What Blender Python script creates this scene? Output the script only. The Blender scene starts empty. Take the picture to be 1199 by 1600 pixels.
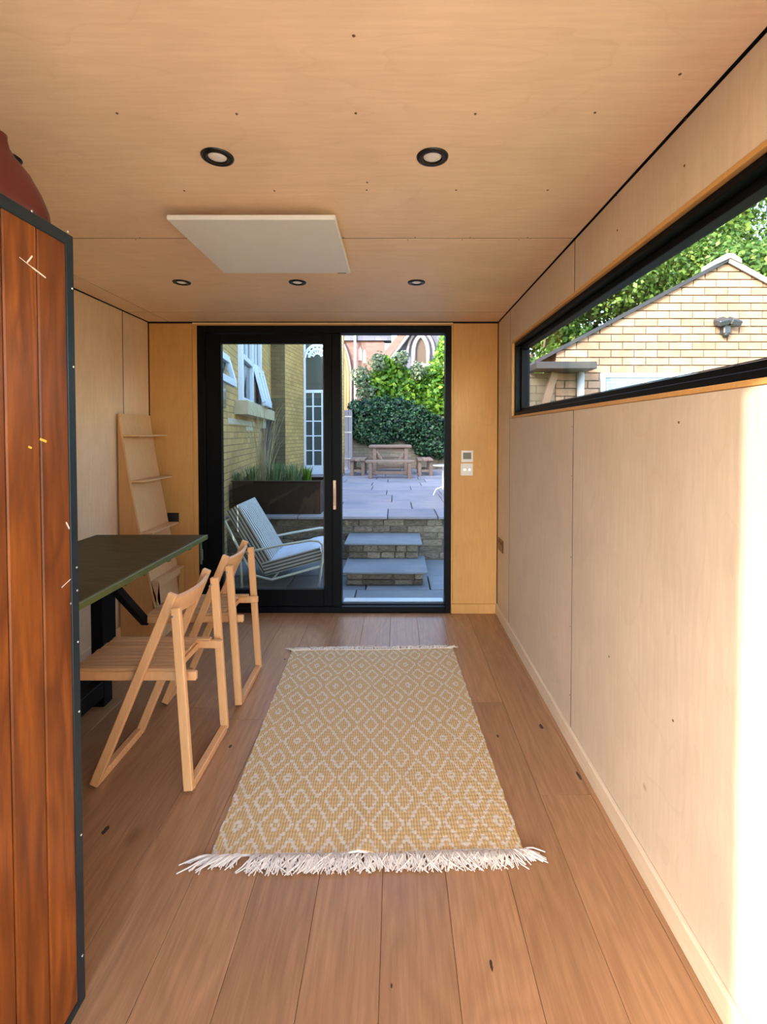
import bpy, math, random
import numpy as np
from math import sin, cos, tan, radians, pi, sqrt
from mathutils import Vector, Matrix

random.seed(7)
S = bpy.context.scene
COL = S.collection

# ------------------------------------------------------------------ camera
F = 740.0; PITCH = radians(1.4); VX, PY0 = 619.0, 696.0
CZ = 1.33
cam_d = bpy.data.cameras.new('camera')
cam_d.sensor_fit = 'HORIZONTAL'; cam_d.sensor_width = 36.0
cam_d.lens = F / 1199 * 36
cam_d.shift_x = -(VX - 599.5) / 1199
cam_d.shift_y = (PY0 - 800) / 1199
cam_d.clip_start = 0.05; cam_d.clip_end = 200
cam = bpy.data.objects.new('camera', cam_d); COL.objects.link(cam)
cam.location = (0, 0, CZ); cam.rotation_euler = (pi/2 - PITCH, 0, 0)
S.camera = cam

# ------------------------------------------------------------------ sky, sun, exposure
PHI, ELEV = radians(42), radians(16.5)
w = bpy.data.worlds.new('sky'); S.world = w; w.use_nodes = True
nt = w.node_tree; nt.nodes.clear()
sky = nt.nodes.new('ShaderNodeTexSky'); sky.sky_type = 'NISHITA'
sky.sun_disc = False; sky.sun_elevation = radians(30); sky.sun_rotation = pi + PHI
sky.air_density = 1.0; sky.dust_density = 1.5; sky.ozone_density = 1.0
bgn = nt.nodes.new('ShaderNodeBackground'); bgn.inputs[1].default_value = 1.1
wo = nt.nodes.new('ShaderNodeOutputWorld')
nt.links.new(sky.outputs[0], bgn.inputs[0]); nt.links.new(bgn.outputs[0], wo.inputs[0])

sd = bpy.data.lights.new('sun', 'SUN'); sd.energy = 5.6; sd.angle = radians(0.6); sd.color = (1.0, 0.93, 0.84)
sun = bpy.data.objects.new('sun', sd); COL.objects.link(sun)
SUNV = Vector((sin(PHI)*cos(ELEV), cos(PHI)*cos(ELEV), -sin(ELEV)))
sun.rotation_euler = SUNV.to_track_quat('-Z', 'Y').to_euler(); sun.location = (-4, -5, 6)

S.view_settings.view_transform = 'Standard'; S.view_settings.look = 'None'
S.view_settings.gamma = 1.0; S.view_settings.use_curve_mapping = False
S.view_settings.exposure = 0.6
S.cycles.max_bounces = 14; S.cycles.diffuse_bounces = 8; S.cycles.transparent_max_bounces = 16
S.cycles.caustics_reflective = False; S.cycles.caustics_refractive = False
S.cycles.sample_clamp_indirect = 8.0
S.cycles.use_denoising = True

# ------------------------------------------------------------------ survey helpers: a direction measured in the photo met with a real plane
def ray(px, py):
    u = (px - VX) / F; v = (PY0 - py) / F
    return Vector((u, cos(PITCH) + v*sin(PITCH), -sin(PITCH) + v*cos(PITCH)))
def on_y(px, py, Y): d = ray(px, py); return Vector((0, 0, CZ)) + d * (Y / d.y)
def on_z(px, py, Z): d = ray(px, py); return Vector((0, 0, CZ)) + d * ((Z - CZ) / d.z)
def on_x(px, py, X): d = ray(px, py); return Vector((0, 0, CZ)) + d * (X / d.x)

# ------------------------------------------------------------------ mesh builder
class MB:
    def __init__(s): s.v = []; s.f = []
    def add(s, vs, fs, M=None):
        b = len(s.v)
        s.v += [tuple(M @ Vector(p)) if M is not None else tuple(p) for p in vs]
        s.f += [tuple(i + b for i in f) for f in fs]
        return s
    def box(s, lo, hi, c=0.0, M=None):
        x0, y0, z0 = [min(a, b) for a, b in zip(lo, hi)]; x1, y1, z1 = [max(a, b) for a, b in zip(lo, hi)]
        if c <= 0:
            vs = [(x0,y0,z0),(x1,y0,z0),(x1,y1,z0),(x0,y1,z0),(x0,y0,z1),(x1,y0,z1),(x1,y1,z1),(x0,y1,z1)]
            fs = [(0,3,2,1),(4,5,6,7),(0,1,5,4),(1,2,6,5),(2,3,7,6),(3,0,4,7)]
            return s.add(vs, fs, M)
        c = min(c, (x1-x0)/2.05, (y1-y0)/2.05, (z1-z0)/2.05)
        vs = []; idx = {}
        L = (x0, y0, z0); H = (x1, y1, z1)
        for i in (0, 1):
            for j in (0, 1):
                for k in (0, 1):
                    b = [(L, H)[t][a] for a, t in enumerate((i, j, k))]
                    for a in range(3):     # vertex lying on the face normal to axis a
                        p = list(b)
                        for q in range(3):
                            if q != a: p[q] += c if (i, j, k)[q] == 0 else -c
                        idx[(i, j, k, a)] = len(vs); vs.append(tuple(p))
        fs = []
        def q(keys, n):
            ids = [idx[k] for k in keys]
            P = [Vector(vs[i]) for i in ids]
            nn = (P[1]-P[0]).cross(P[2]-P[1])
            if nn.dot(n) < 0: ids.reverse()
            fs.append(tuple(ids))
        for a in range(3):
            o = [t for t in range(3) if t != a]
            for sd_ in (0, 1):
                ks = []
                for (m, n_) in ((0,0),(1,0),(1,1),(0,1)):
                    t = [0,0,0]; t[a] = sd_; t[o[0]] = m; t[o[1]] = n_
                    ks.append((t[0],t[1],t[2],a))
                nv = Vector((0,0,0)); nv[a] = 1 if sd_ else -1
                q(ks, nv)
        for a in range(3):   # edges parallel to axis a
            o = [t for t in range(3) if t != a]
            for m in (0, 1):
                for n_ in (0, 1):
                    def K(e, ax):
                        t = [0,0,0]; t[a] = e; t[o[0]] = m; t[o[1]] = n_; return (t[0],t[1],t[2],ax)
                    nv = Vector((0,0,0)); nv[o[0]] = 1 if m else -1; nv[o[1]] = 1 if n_ else -1
                    q([K(0,o[0]), K(1,o[0]), K(1,o[1]), K(0,o[1])], nv)
        for i in (0,1):
            for j in (0,1):
                for k in (0,1):
                    q([(i,j,k,0),(i,j,k,1),(i,j,k,2)], Vector((2*i-1,2*j-1,2*k-1)))
        return s.add(vs, fs, M)
    def bar(s, a, b, w, h, c=0.0, up=(0,0,1), ext=0.0):
        """rectangular bar from a to b; w across, h along 'up'"""
        a = Vector(a); b = Vector(b); d = (b - a); L = d.length; d.normalize()
        u = Vector(up); x = d.cross(u)
        if x.length < 1e-4: x = d.cross(Vector((1,0,0)))
        x.normalize(); u = x.cross(d).normalized()
        M = Matrix(((x.x, d.x, u.x, a.x), (x.y, d.y, u.y, a.y), (x.z, d.z, u.z, a.z), (0,0,0,1)))
        return s.box((-w/2, -ext, -h/2), (w/2, L+ext, h/2), c, M)
    def tube(s, pts, r, n=10, closed=False):
        P = [Vector(p) for p in pts]; m = len(P); R = r if hasattr(r, '__len__') else [r]*m
        t0 = (P[1]-P[0]).normalized(); ref = Vector((0,0,1)) if abs(t0.z) < .9 else Vector((1,0,0))
        nrm = t0.cross(ref).normalized(); vs = []
        for i, p in enumerate(P):
            if closed: t = (P[(i+1) % m] - P[i-1]).normalized()
            else: t = (P[min(i+1, m-1)] - P[max(i-1, 0)]).normalized()
            nrm = (nrm - t*nrm.dot(t)).normalized(); bn = t.cross(nrm)
            for k in range(n):
                a = 2*pi*k/n; vs.append(tuple(p + (nrm*cos(a) + bn*sin(a))*R[i]))
        fs = []
        for i in range(m if closed else m-1):
            j = (i+1) % m
            for k in range(n):
                l = (k+1) % n; fs.append((i*n+k, j*n+k, j*n+l, i*n+l))
        if not closed: fs += [tuple(range(n)), tuple(range((m-1)*n, m*n))[::-1]]
        return s.add(vs, fs)
    def lathe(s, prof, n=24, M=None):
        vs = []; fs = []
        for (r, z) in prof:
            for k in range(n): a = 2*pi*k/n; vs.append((r*cos(a), r*sin(a), z))
        for i in range(len(prof)-1):
            for k in range(n):
                l = (k+1) % n; fs.append((i*n+k, i*n+l, (i+1)*n+l, (i+1)*n+k))
        return s.add(vs, fs, M)
    def prism(s, poly, y0, y1, M=None):
        """poly: (x,z) outline counter-clockwise seen from -y, extruded y0..y1"""
        n = len(poly)
        vs = [(x, y0, z) for x, z in poly] + [(x, y1, z) for x, z in poly]
        fs = [tuple(range(n)), tuple(range(n, 2*n))[::-1]] + [(i, n+i, n+(i+1) % n, (i+1) % n) for i in range(n)]
        return s.add(vs, fs, M)
    def grid(s, pts):
        r = len(pts); c = len(pts[0]); vs = [p for row in pts for p in row]
        return s.add(vs, [(i*c+j, i*c+j+1, (i+1)*c+j+1, (i+1)*c+j) for i in range(r-1) for j in range(c-1)])
    def mesh(s, name, m, smooth=False):
        me = bpy.data.meshes.new(name); me.from_pydata(s.v, [], s.f)
        if m: me.materials.append(m)
        if smooth:
            me.polygons.foreach_set('use_smooth', [True]*len(me.polygons))
        me.update(); return me
    def build(s, name, m, parent=None, smooth=False, loc=None, label=None, kind=None, sharp=None):
        me = s.mesh(name, m, smooth)
        if smooth and sharp:
            me.set_sharp_from_angle(angle=radians(sharp))
        return link(name, me, parent, loc, label, kind)

def link(name, me, parent=None, loc=None, label=None, kind=None):
    o = bpy.data.objects.new(name, me); COL.objects.link(o)
    if loc is not None: o.location = loc
    if parent is not None: o.parent = parent
    if label: o['label'] = label
    if kind: o['kind'] = kind
    return o
def tag(o, label, cat, group=None, kind=None):
    o['label'] = label; o['category'] = cat
    if group: o['group'] = group
    if kind: o['kind'] = kind
    return o
def thing(name, loc, label, cat, group=None, kind=None, rz=0):
    o = bpy.data.objects.new(name, None); COL.objects.link(o); o.location = loc; o.rotation_euler[2] = rz
    o.empty_display_size = .1
    return tag(o, label, cat, group, kind)
KIDS = {}
def copy_tree(o, parent=None):
    c = o.copy(); COL.objects.link(c); c.parent = parent
    for ch in list(o.children): copy_tree(ch, c)
    return c
def local(mb, o):
    """shift builder coordinates given in room space into the frame of thing o"""
    l = o.location; mb.v = [(x-l[0], y-l[1], z-l[2]) for x, y, z in mb.v]; return mb

# ------------------------------------------------------------------ materials
class NG:
    def __init__(s, name):
        s.m = bpy.data.materials.new(name); s.m.use_nodes = True; s.t = s.m.node_tree; s.t.nodes.clear()
        s.out = s.n('ShaderNodeOutputMaterial')
    def n(s, typ, **kw):
        x = s.t.nodes.new(typ)
        for k, v in kw.items():
            if k.startswith('i_'):
                key = k[2:]; key = int(key) if key.isdigit() else key
                s.set(x.inputs[key], v)
            else: setattr(x, k, v)
        return x
    def set(s, inp, v):
        if isinstance(v, bpy.types.NodeSocket): s.t.links.new(v, inp)
        elif isinstance(v, bpy.types.Node): s.t.links.new(v.outputs[0], inp)
        else:
            if hasattr(inp.default_value, '__len__') and len(inp.default_value) == 4 and len(v) == 3: v = (*v, 1)
            inp.default_value = v
    def math(s, op, a, b=0.0, c=None):
        x = s.n('ShaderNodeMath', operation=op); s.set(x.inputs[0], a); s.set(x.inputs[1], b)
        if c is not None: s.set(x.inputs[2], c)
        return x.outputs[0]
    def mix(s, f, a, b, mode='MIX'):
        x = s.n('ShaderNodeMix', data_type='RGBA', blend_type=mode)
        s.set(x.inputs['Factor'], f); s.set(x.inputs[6], a); s.set(x.inputs[7], b); return x.outputs[2]
    def ramp(s, f, stops):
        x = s.n('ShaderNodeValToRGB'); s.set(x.inputs[0], f)
        e = x.color_ramp.elements
        while len(e) < len(stops): e.new(0.5)
        for el, (p, c) in zip(e, stops):
            el.position = p; el.color = (*c, 1) if len(c) == 3 else c
        return x.outputs[0]
    def coord(s, scale=(1,1,1), rnd=0.0, kind='Object', rot=(0,0,0)):
        tc = s.n('ShaderNodeTexCoord'); src = tc.outputs[kind]
        if rnd:
            oi = s.n('ShaderNodeObjectInfo'); r = s.math('MULTIPLY', oi.outputs['Random'], rnd)
            cx = s.n('ShaderNodeCombineXYZ'); s.set(cx.inputs[0], r); s.set(cx.inputs[1], s.math('MULTIPLY', r, 1.7)); s.set(cx.inputs[2], s.math('MULTIPLY', r, 0.6))
            va = s.n('ShaderNodeVectorMath', operation='ADD'); s.set(va.inputs[0], src); s.set(va.inputs[1], cx); src = va.outputs[0]
        mp = s.n('ShaderNodeMapping'); s.set(mp.inputs[0], src); mp.inputs['Scale'].default_value = scale; mp.inputs['Rotation'].default_value = rot
        return mp.outputs[0]
    def noise(s, vec, scale=5, detail=4, rough=.55, dist=0.0):
        x = s.n('ShaderNodeTexNoise'); s.set(x.inputs['Vector'], vec)
        x.inputs['Scale'].default_value = scale; x.inputs['Detail'].default_value = detail
        x.inputs['Roughness'].default_value = rough; x.inputs['Distortion'].default_value = dist
        return x.outputs[0]
    def bsdf(s, col, rough=.6, bump=None, bstr=.2, bdist=.002, **kw):
        p = s.n('ShaderNodeBsdfPrincipled'); s.set(p.inputs['Base Color'], col); s.set(p.inputs['Roughness'], rough)
        for k, v in kw.items(): s.set(p.inputs[k.replace('_', ' ')], v)
        if bump is not None:
            b = s.n('ShaderNodeBump'); b.inputs['Strength'].default_value = bstr; b.inputs['Distance'].default_value = bdist
            s.set(b.inputs['Height'], bump); s.set(p.inputs['Normal'], b.outputs[0])
        s.t.links.new(p.outputs[0], s.out.inputs[0]); return p

def plain(name, col, rough=.5, metal=0.0, var=.08, scale=20, bstr=0.1, spec=.5):
    g = NG(name); v = g.coord((1,1,1)); n = g.noise(v, scale, 4)
    c = g.mix(n, tuple(x*(1-var) for x in col), tuple(min(1, x*(1+var)) for x in col))
    g.bsdf(c, rough, bump=n, bstr=bstr, bdist=.001, Metallic=metal, Specular_IOR_Level=spec); return g.m

def ply(name, axis, col=(.80,.67,.50), tint=(1,1,1)):
    """birch plywood face, grain running along axis"""
    g = NG(name)
    st = [22, 22, 22]; st[axis] = 1.6
    big = [2.2, 2.2, 2.2]; big[axis] = .7
    v = g.coord(tuple(st), rnd=9.0); vb = g.coord(tuple(big), rnd=9.0)
    fine = g.noise(v, 3.0, 6, .65)
    cath = g.noise(vb, 1.3, 2, .5, 1.2)
    rings = g.math('FRACT', g.math('MULTIPLY', cath, 9.0))
    ringl = g.ramp(rings, [(0, (.0,.0,.0)), (.12, (1,1,1)), (1, (1,1,1))])
    blotch = g.noise(g.coord((1,1,1), rnd=4.0), 2.5, 4, .6)
    c0 = tuple(a*b for a, b in zip(col, tint)); dk = (c0[0]*.80, c0[1]*.72, c0[2]*.62); lt = tuple(min(1, x*1.1) for x in c0)
    c = g.mix(g.ramp(blotch, [(.3,(0,0,0)),(.7,(1,1,1))]), tuple(x*.93 for x in c0), lt)
    c = g.mix(g.math('MULTIPLY', g.ramp(fine, [(.42,(1,1,1)),(.62,(0,0,0))]), .24), c, dk)
    inv = g.math('SUBTRACT', 1.0, ringl)
    c = g.mix(g.math('MULTIPLY', inv, .22), c, dk)
    # small pin knots
    vo = g.n('ShaderNodeTexVoronoi'); g.set(vo.inputs['Vector'], g.coord((1,1,1), rnd=3.0)); vo.inputs['Scale'].default_value = 3.2
    sep = g.n('ShaderNodeSeparateColor'); g.set(sep.inputs[0], vo.outputs['Color'])
    rare = g.math('GREATER_THAN', sep.outputs[0], .62)
    k = g.math('MULTIPLY', g.ramp(vo.outputs['Distance'], [(0,(1,1,1)),(.045,(0,0,0))]), rare)
    c = g.mix(g.math('MULTIPLY', k, .65), c, (.28,.15,.06))
    g.bsdf(c, .5, bump=fine, bstr=.06, bdist=.0006, Specular_IOR_Level=.35); return g.m

def timber(name, axis, col, dark, rough=.45, knots=0.0, st=26, fine_amt=.45, rndtone=.18, ringamt=.25, kscale=2.2, coat=0.0, rfreq=14.0, blot=0.0):
    g = NG(name)
    s3 = [st]*3; s3[axis] = 1.3
    b3 = [5.0]*3; b3[axis] = .9
    fine = g.noise(g.coord(tuple(s3), rnd=13.0), 3.2, 6, .65, .3)
    cath = g.noise(g.coord(tuple(b3), rnd=13.0), 1.2, 3, .5, .8)
    rings = g.math('PINGPONG', g.math('MULTIPLY', cath, rfreq), .5)
    rr = g.ramp(rings, [(0,(1,1,1)),(.42,(0,0,0))])
    oi = g.n('ShaderNodeObjectInfo')
    tone = g.math('ADD', g.math('MULTIPLY', g.math('SUBTRACT', oi.outputs['Random'], .5), rndtone*2), 1.0)
    c = g.mix(g.math('MULTIPLY', g.ramp(fine, [(.35,(1,1,1)),(.65,(0,0,0))]), fine_amt), col, dark)
    c = g.mix(g.math('MULTIPLY', rr, ringamt), c, dark)
    if blot:
        bb = g.noise(g.coord(tuple(x*.8 for x in b3), rnd=7.0), 1.1, 4, .6, 1.0)
        c = g.mix(g.math('MULTIPLY', g.ramp(bb, [(.45,(0,0,0)),(.68,(1,1,1))]), blot), c, dark)
    c = g.mix(1.0, c, g.n('ShaderNodeCombineColor', i_0=tone, i_1=tone, i_2=tone).outputs[0], 'MULTIPLY')
    if knots:
        k3 = [1.0]*3; k3[axis] = .45
        vo = g.n('ShaderNodeTexVoronoi'); g.set(vo.inputs['Vector'], g.coord(tuple(k3), rnd=5.0)); vo.inputs['Scale'].default_value = kscale
        sep = g.n('ShaderNodeSeparateColor'); g.set(sep.inputs[0], vo.outputs['Color'])
        rare = g.math('GREATER_THAN', sep.outputs[1], .45)
        k = g.math('MULTIPLY', g.ramp(vo.outputs['Distance'], [(0,(1,1,1)),(.03,(.9,.9,.9)),(.07,(0,0,0))]), rare)
        c = g.mix(g.math('MULTIPLY', k, knots), c, tuple(x*.25 for x in dark))
    g.bsdf(c, rough, bump=fine, bstr=.12, bdist=.001, Coat_Weight=coat, Coat_Roughness=.25, Specular_IOR_Level=.4); return g.m

def stone(name, cols, scale=6, rough=.85, rnd=.35, bstr=.5):
    g = NG(name); v = g.coord((1,1,1), rnd=20.0)
    n1 = g.noise(v, scale, 5, .6); n2 = g.noise(v, scale*6, 4, .7)
    c = g.ramp(n1, [(.3, cols[0]), (.5, cols[1]), (.7, cols[2])])
    c = g.mix(g.math('MULTIPLY', n2, .35), c, tuple(x*.55 for x in cols[1]))
    oi = g.n('ShaderNodeObjectInfo')
    t = g.math('ADD', g.math('MULTIPLY', g.math('SUBTRACT', oi.outputs['Random'], .5), rnd*2), 1.0)
    c = g.mix(1.0, c, g.n('ShaderNodeCombineColor', i_0=t, i_1=t, i_2=t).outputs[0], 'MULTIPLY')
    g.bsdf(c, rough, bump=n2, bstr=bstr, bdist=.004, Specular_IOR_Level=.2); return g.m

def brickwork(name, c1, c2, mortar, bw=.225, bh=.075, rot=(0,0,0), plane='x', stain=.5):
    """far brick faces too small to pick apart"""
    g = NG(name)
    tc = g.n('ShaderNodeTexCoord'); sx = g.n('ShaderNodeSeparateXYZ'); g.set(sx.inputs[0], tc.outputs['Object'])
    cx = g.n('ShaderNodeCombineXYZ')
    g.set(cx.inputs[0], g.math('ADD', sx.outputs[0], sx.outputs[1])); g.set(cx.inputs[1], sx.outputs[2])
    b = g.n('ShaderNodeTexBrick'); g.set(b.inputs['Vector'], cx.outputs[0])
    b.inputs['Scale'].default_value = 1.0; b.inputs['Brick Width'].default_value = bw; b.inputs['Row Height'].default_value = bh
    b.inputs['Mortar Size'].default_value = .006; b.inputs['Mortar Smooth'].default_value = .3
    for i, c in ((1, c1), (2, c2), (3, mortar)): b.inputs[i].default_value = (*c, 1)
    n = g.noise(g.coord(), 1.1, 5, .65); n2 = g.noise(g.coord(), 14, 4, .65)
    c = g.mix(g.math('MULTIPLY', g.ramp(n, [(.45,(0,0,0)),(.72,(1,1,1))]), stain), b.outputs[0], tuple(x*.3 for x in c1))
    c = g.mix(g.math('MULTIPLY', n2, .4), c, tuple(x*.6 for x in c2))
    h = g.math('ADD', g.math('MULTIPLY', b.outputs['Fac'], -1.0), g.math('MULTIPLY', n2, .3))
    g.bsdf(c, .9, bump=h, bstr=.6, bdist=.006, Specular_IOR_Level=.15); return g.m

def leafmat(name, cols, trans=.35):
    g = NG(name)
    ge = g.n('ShaderNodeNewGeometry'); n = g.noise(g.coord(), 1.3, 3)
    f = g.math('ADD', g.math('MULTIPLY', ge.outputs['Random Per Island'], .65), g.math('MULTIPLY', n, .35))
    c = g.ramp(f, [(.15, cols[0]), (.5, cols[1]), (.85, cols[2])])
    p = g.n('ShaderNodeBsdfPrincipled'); g.set(p.inputs[0], c); p.inputs['Roughness'].default_value = .5; p.inputs['Specular IOR Level'].default_value = .35
    t = g.n('ShaderNodeBsdfTranslucent'); g.set(t.inputs[0], c)
    mx = g.n('ShaderNodeMixShader'); mx.inputs[0].default_value = trans
    g.t.links.new(p.outputs[0], mx.inputs[1]); g.t.links.new(t.outputs[0], mx.inputs[2]); g.t.links.new(mx.outputs[0], g.out.inputs[0])
    return g.m

def glassmat(name, tint=(.93,.95,.93), refl=1.0):
    g = NG(name)
    tr = g.n('ShaderNodeBsdfTransparent'); g.set(tr.inputs[0], tint)
    gl = g.n('ShaderNodeBsdfGlossy'); gl.inputs['Roughness'].default_value = .01
    ge = g.n('ShaderNodeNewGeometry'); dp_ = g.n('ShaderNodeVectorMath', operation='DOT_PRODUCT')
    g.set(dp_.inputs[0], ge.outputs['Normal']); g.set(dp_.inputs[1], ge.outputs['Incoming'])
    fr = g.math('POWER', g.math('SUBTRACT', 1.0, g.math('ABSOLUTE', dp_.outputs['Value'])), 5.0)
    fr = g.math('ADD', g.math('MULTIPLY', fr, .90), .03)
    mx = g.n('ShaderNodeMixShader'); g.set(mx.inputs[0], g.math('MULTIPLY', fr, refl))
    g.t.links.new(tr.outputs[0], mx.inputs[1]); g.t.links.new(gl.outputs[0], mx.inputs[2]); g.t.links.new(mx.outputs[0], g.out.inputs[0])
    return g.m

M_ply_r = ply('birch_ply_window_wall', 2, col=(.68,.575,.455))  # same ply, its colour toned down to carry the light on this wall
M_ply_x = ply('birch_ply_grain_across', 0, col=(.88,.66,.445))
M_ply_z = ply('birch_ply_grain_upright', 2, col=(.80,.61,.41))
M_ply_back = ply('birch_ply_honey', 2, col=(.64,.36,.12))
M_ply_shelf = ply('birch_ply_shelf', 2, col=(.70,.47,.25))
M_dark = plain('shadow_gap_black', (.012,.010,.008), .9)
M_oak = timber('oak_floor', 1, (.44,.24,.118), (.19,.088,.036), .34, knots=.85, rndtone=.10, fine_amt=.42, ringamt=.22, rfreq=9.0)
M_chair = timber('beech_chair', 2, (.80,.46,.21), (.56,.28,.11), .45, rndtone=.03, fine_amt=.3, ringamt=.12)
M_slat = timber('beech_slat', 0, (.66,.39,.18), (.40,.20,.08), .5, rndtone=.08, fine_amt=.3, ringamt=.15)
M_cab = timber('cedar_board', 2, (.31,.085,.011), (.07,.016,.004), .34, knots=.9, st=14, rndtone=.12, fine_amt=.55, ringamt=.55, kscale=3.0, coat=.04, rfreq=8.0, blot=.8)
M_steel = plain('blue_black_steel', (.008,.023,.033), .3, .2, .3, 30)
M_screw = plain('screw_steel', (.55,.55,.52), .35, .8)
M_screwhole = plain('screw_hole', (.12,.07,.035), .8)
M_black = plain('black_aluminium', (.0035,.004,.0055), .5, 0.0, .1, spec=.12)
M_blackplastic = plain('black_plastic', (.012,.012,.012), .45)
M_white = plain('white_plastic', (.80,.78,.74), .35, 0, .03)
M_panelwhite = plain('white_enamel', (.80,.80,.76), .4, 0, .02)
M_alu = plain('brushed_aluminium', (.6,.6,.6), .35, .9)
M_screen = plain('grey_display', (.16,.17,.14), .2)
M_green = plain('green_edge_paint', (.11,.135,.035), .45, 0, .25, 40)
M_red = plain('red_glaze', (.105,.014,.011), .42, 0, .25, 8)
M_glass = glassmat('window_glass', (.96,.97,.96), .5)
M_glassdoor = glassmat('door_glass', (.90,.92,.89), 1.3)
M_paneglass = plain('dark_window_pane', (.05,.07,.07), .08)
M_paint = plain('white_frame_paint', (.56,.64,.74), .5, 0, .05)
M_pave = stone('sandstone_slab', ((.19,.195,.23),(.26,.25,.275),(.34,.295,.285)), 1.6, rnd=.12, bstr=.25)
M_pave_low = stone('grey_slab', ((.15,.18,.20),(.21,.24,.26),(.27,.28,.28)), 1.8, rnd=.1, bstr=.3)
M_rubble = stone('walling_stone', ((.09,.07,.045),(.19,.16,.12),(.30,.26,.20)), 5, rnd=.35, bstr=.8)
M_mortar = stone('old_mortar', ((.10,.09,.07),(.16,.15,.12),(.22,.20,.17)), 9, rnd=0)
M_mortar_lt = stone('pale_mortar', ((.13,.10,.07),(.16,.125,.085),(.19,.15,.105)), 9, rnd=0)
M_brick_buff = stone('buff_brick', ((.29,.16,.105),(.31,.20,.135),(.34,.24,.18)), 7, rnd=.2, bstr=.4)
M_yellow = brickwork('london_stock_brick', (.62,.42,.16), (.44,.31,.13), (.22,.165,.09))
M_yellow_dk = brickwork('dark_stock_brick', (.13,.11,.065), (.18,.15,.08), (.09,.08,.06))  # darker copy of the stock brick
M_pink = brickwork('pink_church_brick', (.15,.078,.066), (.19,.115,.10), (.14,.11,.10), stain=.15)
M_greystone = brickwork('grey_church_stone', (.085,.092,.125), (.13,.135,.17), (.06,.065,.08), bw=.5, bh=.22, stain=.3)
M_lowbrick = brickwork('garden_wall_brick', (.20,.17,.12), (.27,.23,.17), (.12,.11,.09))
M_tan = plain('tan_dressed_stone', (.25,.145,.065), .85, 0, .15, 6, .4)
M_pale = plain('pale_dressed_stone', (.27,.23,.22), .85, 0, .12, 6, .4)
M_slate = stone('slate', ((.05,.055,.07),(.07,.08,.10),(.10,.105,.12)), 4, rnd=.2)
M_weather = timber('weathered_teak', 0, (.28,.19,.14), (.12,.08,.06), .8, rndtone=.15)
M_planter = plain('rusty_planter_steel', (.022,.010,.006), .45, .2, .5, 5, .3)
M_soil = stone('soil', ((.03,.02,.012),(.05,.035,.02),(.07,.05,.03)), 20)
M_gate = timber('grey_gate_board', 2, (.17,.17,.20), (.09,.09,.11), .8)
M_grass = stone('rear_lawn', ((.10,.15,.04),(.14,.2,.06),(.18,.24,.08)), 3)
M_lounge_metal = plain('cream_powder_coat', (.66,.68,.60), .4, 0, .03)
M_gutter = plain('brown_gutter', (.035,.03,.028), .5)
M_soffit = plain('soffit_board', (.20,.13,.08), .7)
M_verge = plain('verge_grey', (.014,.016,.020), .7)
M_ivy = leafmat('ivy_leaf', ((.001,.010,.005),(.008,.040,.018),(.07,.16,.07)), .15)  # near-black leaf tones stand in for shade in the gaps between leaves
M_bright = leafmat('bright_leaf', ((.03,.11,.012),(.09,.22,.02),(.26,.40,.04)), .4)
M_tree = leafmat('tree_leaf', ((.02,.065,.012),(.07,.16,.025),(.19,.27,.05)), .35)
M_greyleaf = leafmat('silver_leaf', ((.05,.09,.05),(.12,.18,.10),(.26,.29,.18)), .3)
M_blade = leafmat('grass_blade', ((.06,.14,.06),(.14,.24,.10),(.35,.38,.20)), .3)
M_bark = plain('bark', (.10,.075,.05), .9, 0, .3, 12, .8)
M_stem = plain('dry_stem', (.22,.19,.12), .9)

# ------------------------------------------------------------------ the room
XL, XR, YB, YR, H = -1.815, 0.752, 3.486, -0.62, 2.15
T = .014       # ply thickness
G = .0032      # half a shadow gap
WZ0, WZ1, WY0, WY1 = 1.445, 1.912, -.30, 3.062   # window reveal in the right wall
JX = -.835      # left jamb of the rear opening

# floor with boards
fl = MB().box((XL-.12, YR-.02, -.16), (XR+.12, YB+.14, -.021)).build('floor', M_dark)
tag(fl, 'wide oak board floor of the garden room', 'floor', kind='structure')
ends = {.34: 2.317, .53: 1.716}
x = -.04 - .19*10
rr = random.Random(3)
PW = .19
while x < XR:
    x0, x1 = max(x, XL), min(x+PW, XR)
    if x1 - x0 > .01:
        e = [v for k, v in ends.items() if abs(k-x) < .02]
        j = e[0] if e else rr.uniform(.2, 2.0)
        if -.2 < x < .15: j = rr.uniform(-.3, .1)
        cuts = [YR]
        q = j - 1.95*3
        while q < YB:
            if q > YR + .1: cuts.append(q)
            q += 1.95
        cuts.append(YB)
        for a, b in zip(cuts, cuts[1:]):
            if b - a < .02: continue
            MB().box((x0+.0005, a+.0005, -.02), (x1-.0005, b-.0005, 0), .0010).build('plank', M_oak, fl)
    x += PW

M_seam = plain('seam_shade', (.012,.008,.005), .9, spec=.05)  # black strips fill the sheet joints, standing in for shade in the gaps
M_knot = plain('oak_knot', (.045,.022,.012), .5, 0, .5, 120)
for kx, ky, kr, kl in ((165,1297,.010,.022),(768,1508,.0045,.016),(360,1166,.007,.014),(846,1135,.010,.022),(905,1212,.007,.03),(778,1150,.006,.012),(612,1540,.003,.006),(445,1030,.006,.012)):
    P = on_z(kx, ky, 0); r = random.Random(kx); m = MB()
    ring = [(P.x+kr*cos(2*pi*k/14)*r.uniform(.75,1.15), P.y+kl*sin(2*pi*k/14)*r.uniform(.8,1.15)) for k in range(14)]
    m.add([(a_, b_, -.001) for a_, b_ in ring]+[(P.x+(a_-P.x)*.8, P.y+(b_-P.y)*.8, .0004) for a_, b_ in ring], [tuple(range(14,28))]+[(k, (k+1) % 14, 14+(k+1) % 14, 14+k) for k in range(14)])
    m.build('knot', M_knot, fl)
# rear opening, walls and ceiling: a dark backing with ply sheets set proud of it
def panel(root, lo, hi, m, name='panel'):
    return MB().box(lo, hi, .0012).build(name, m, root)

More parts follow.
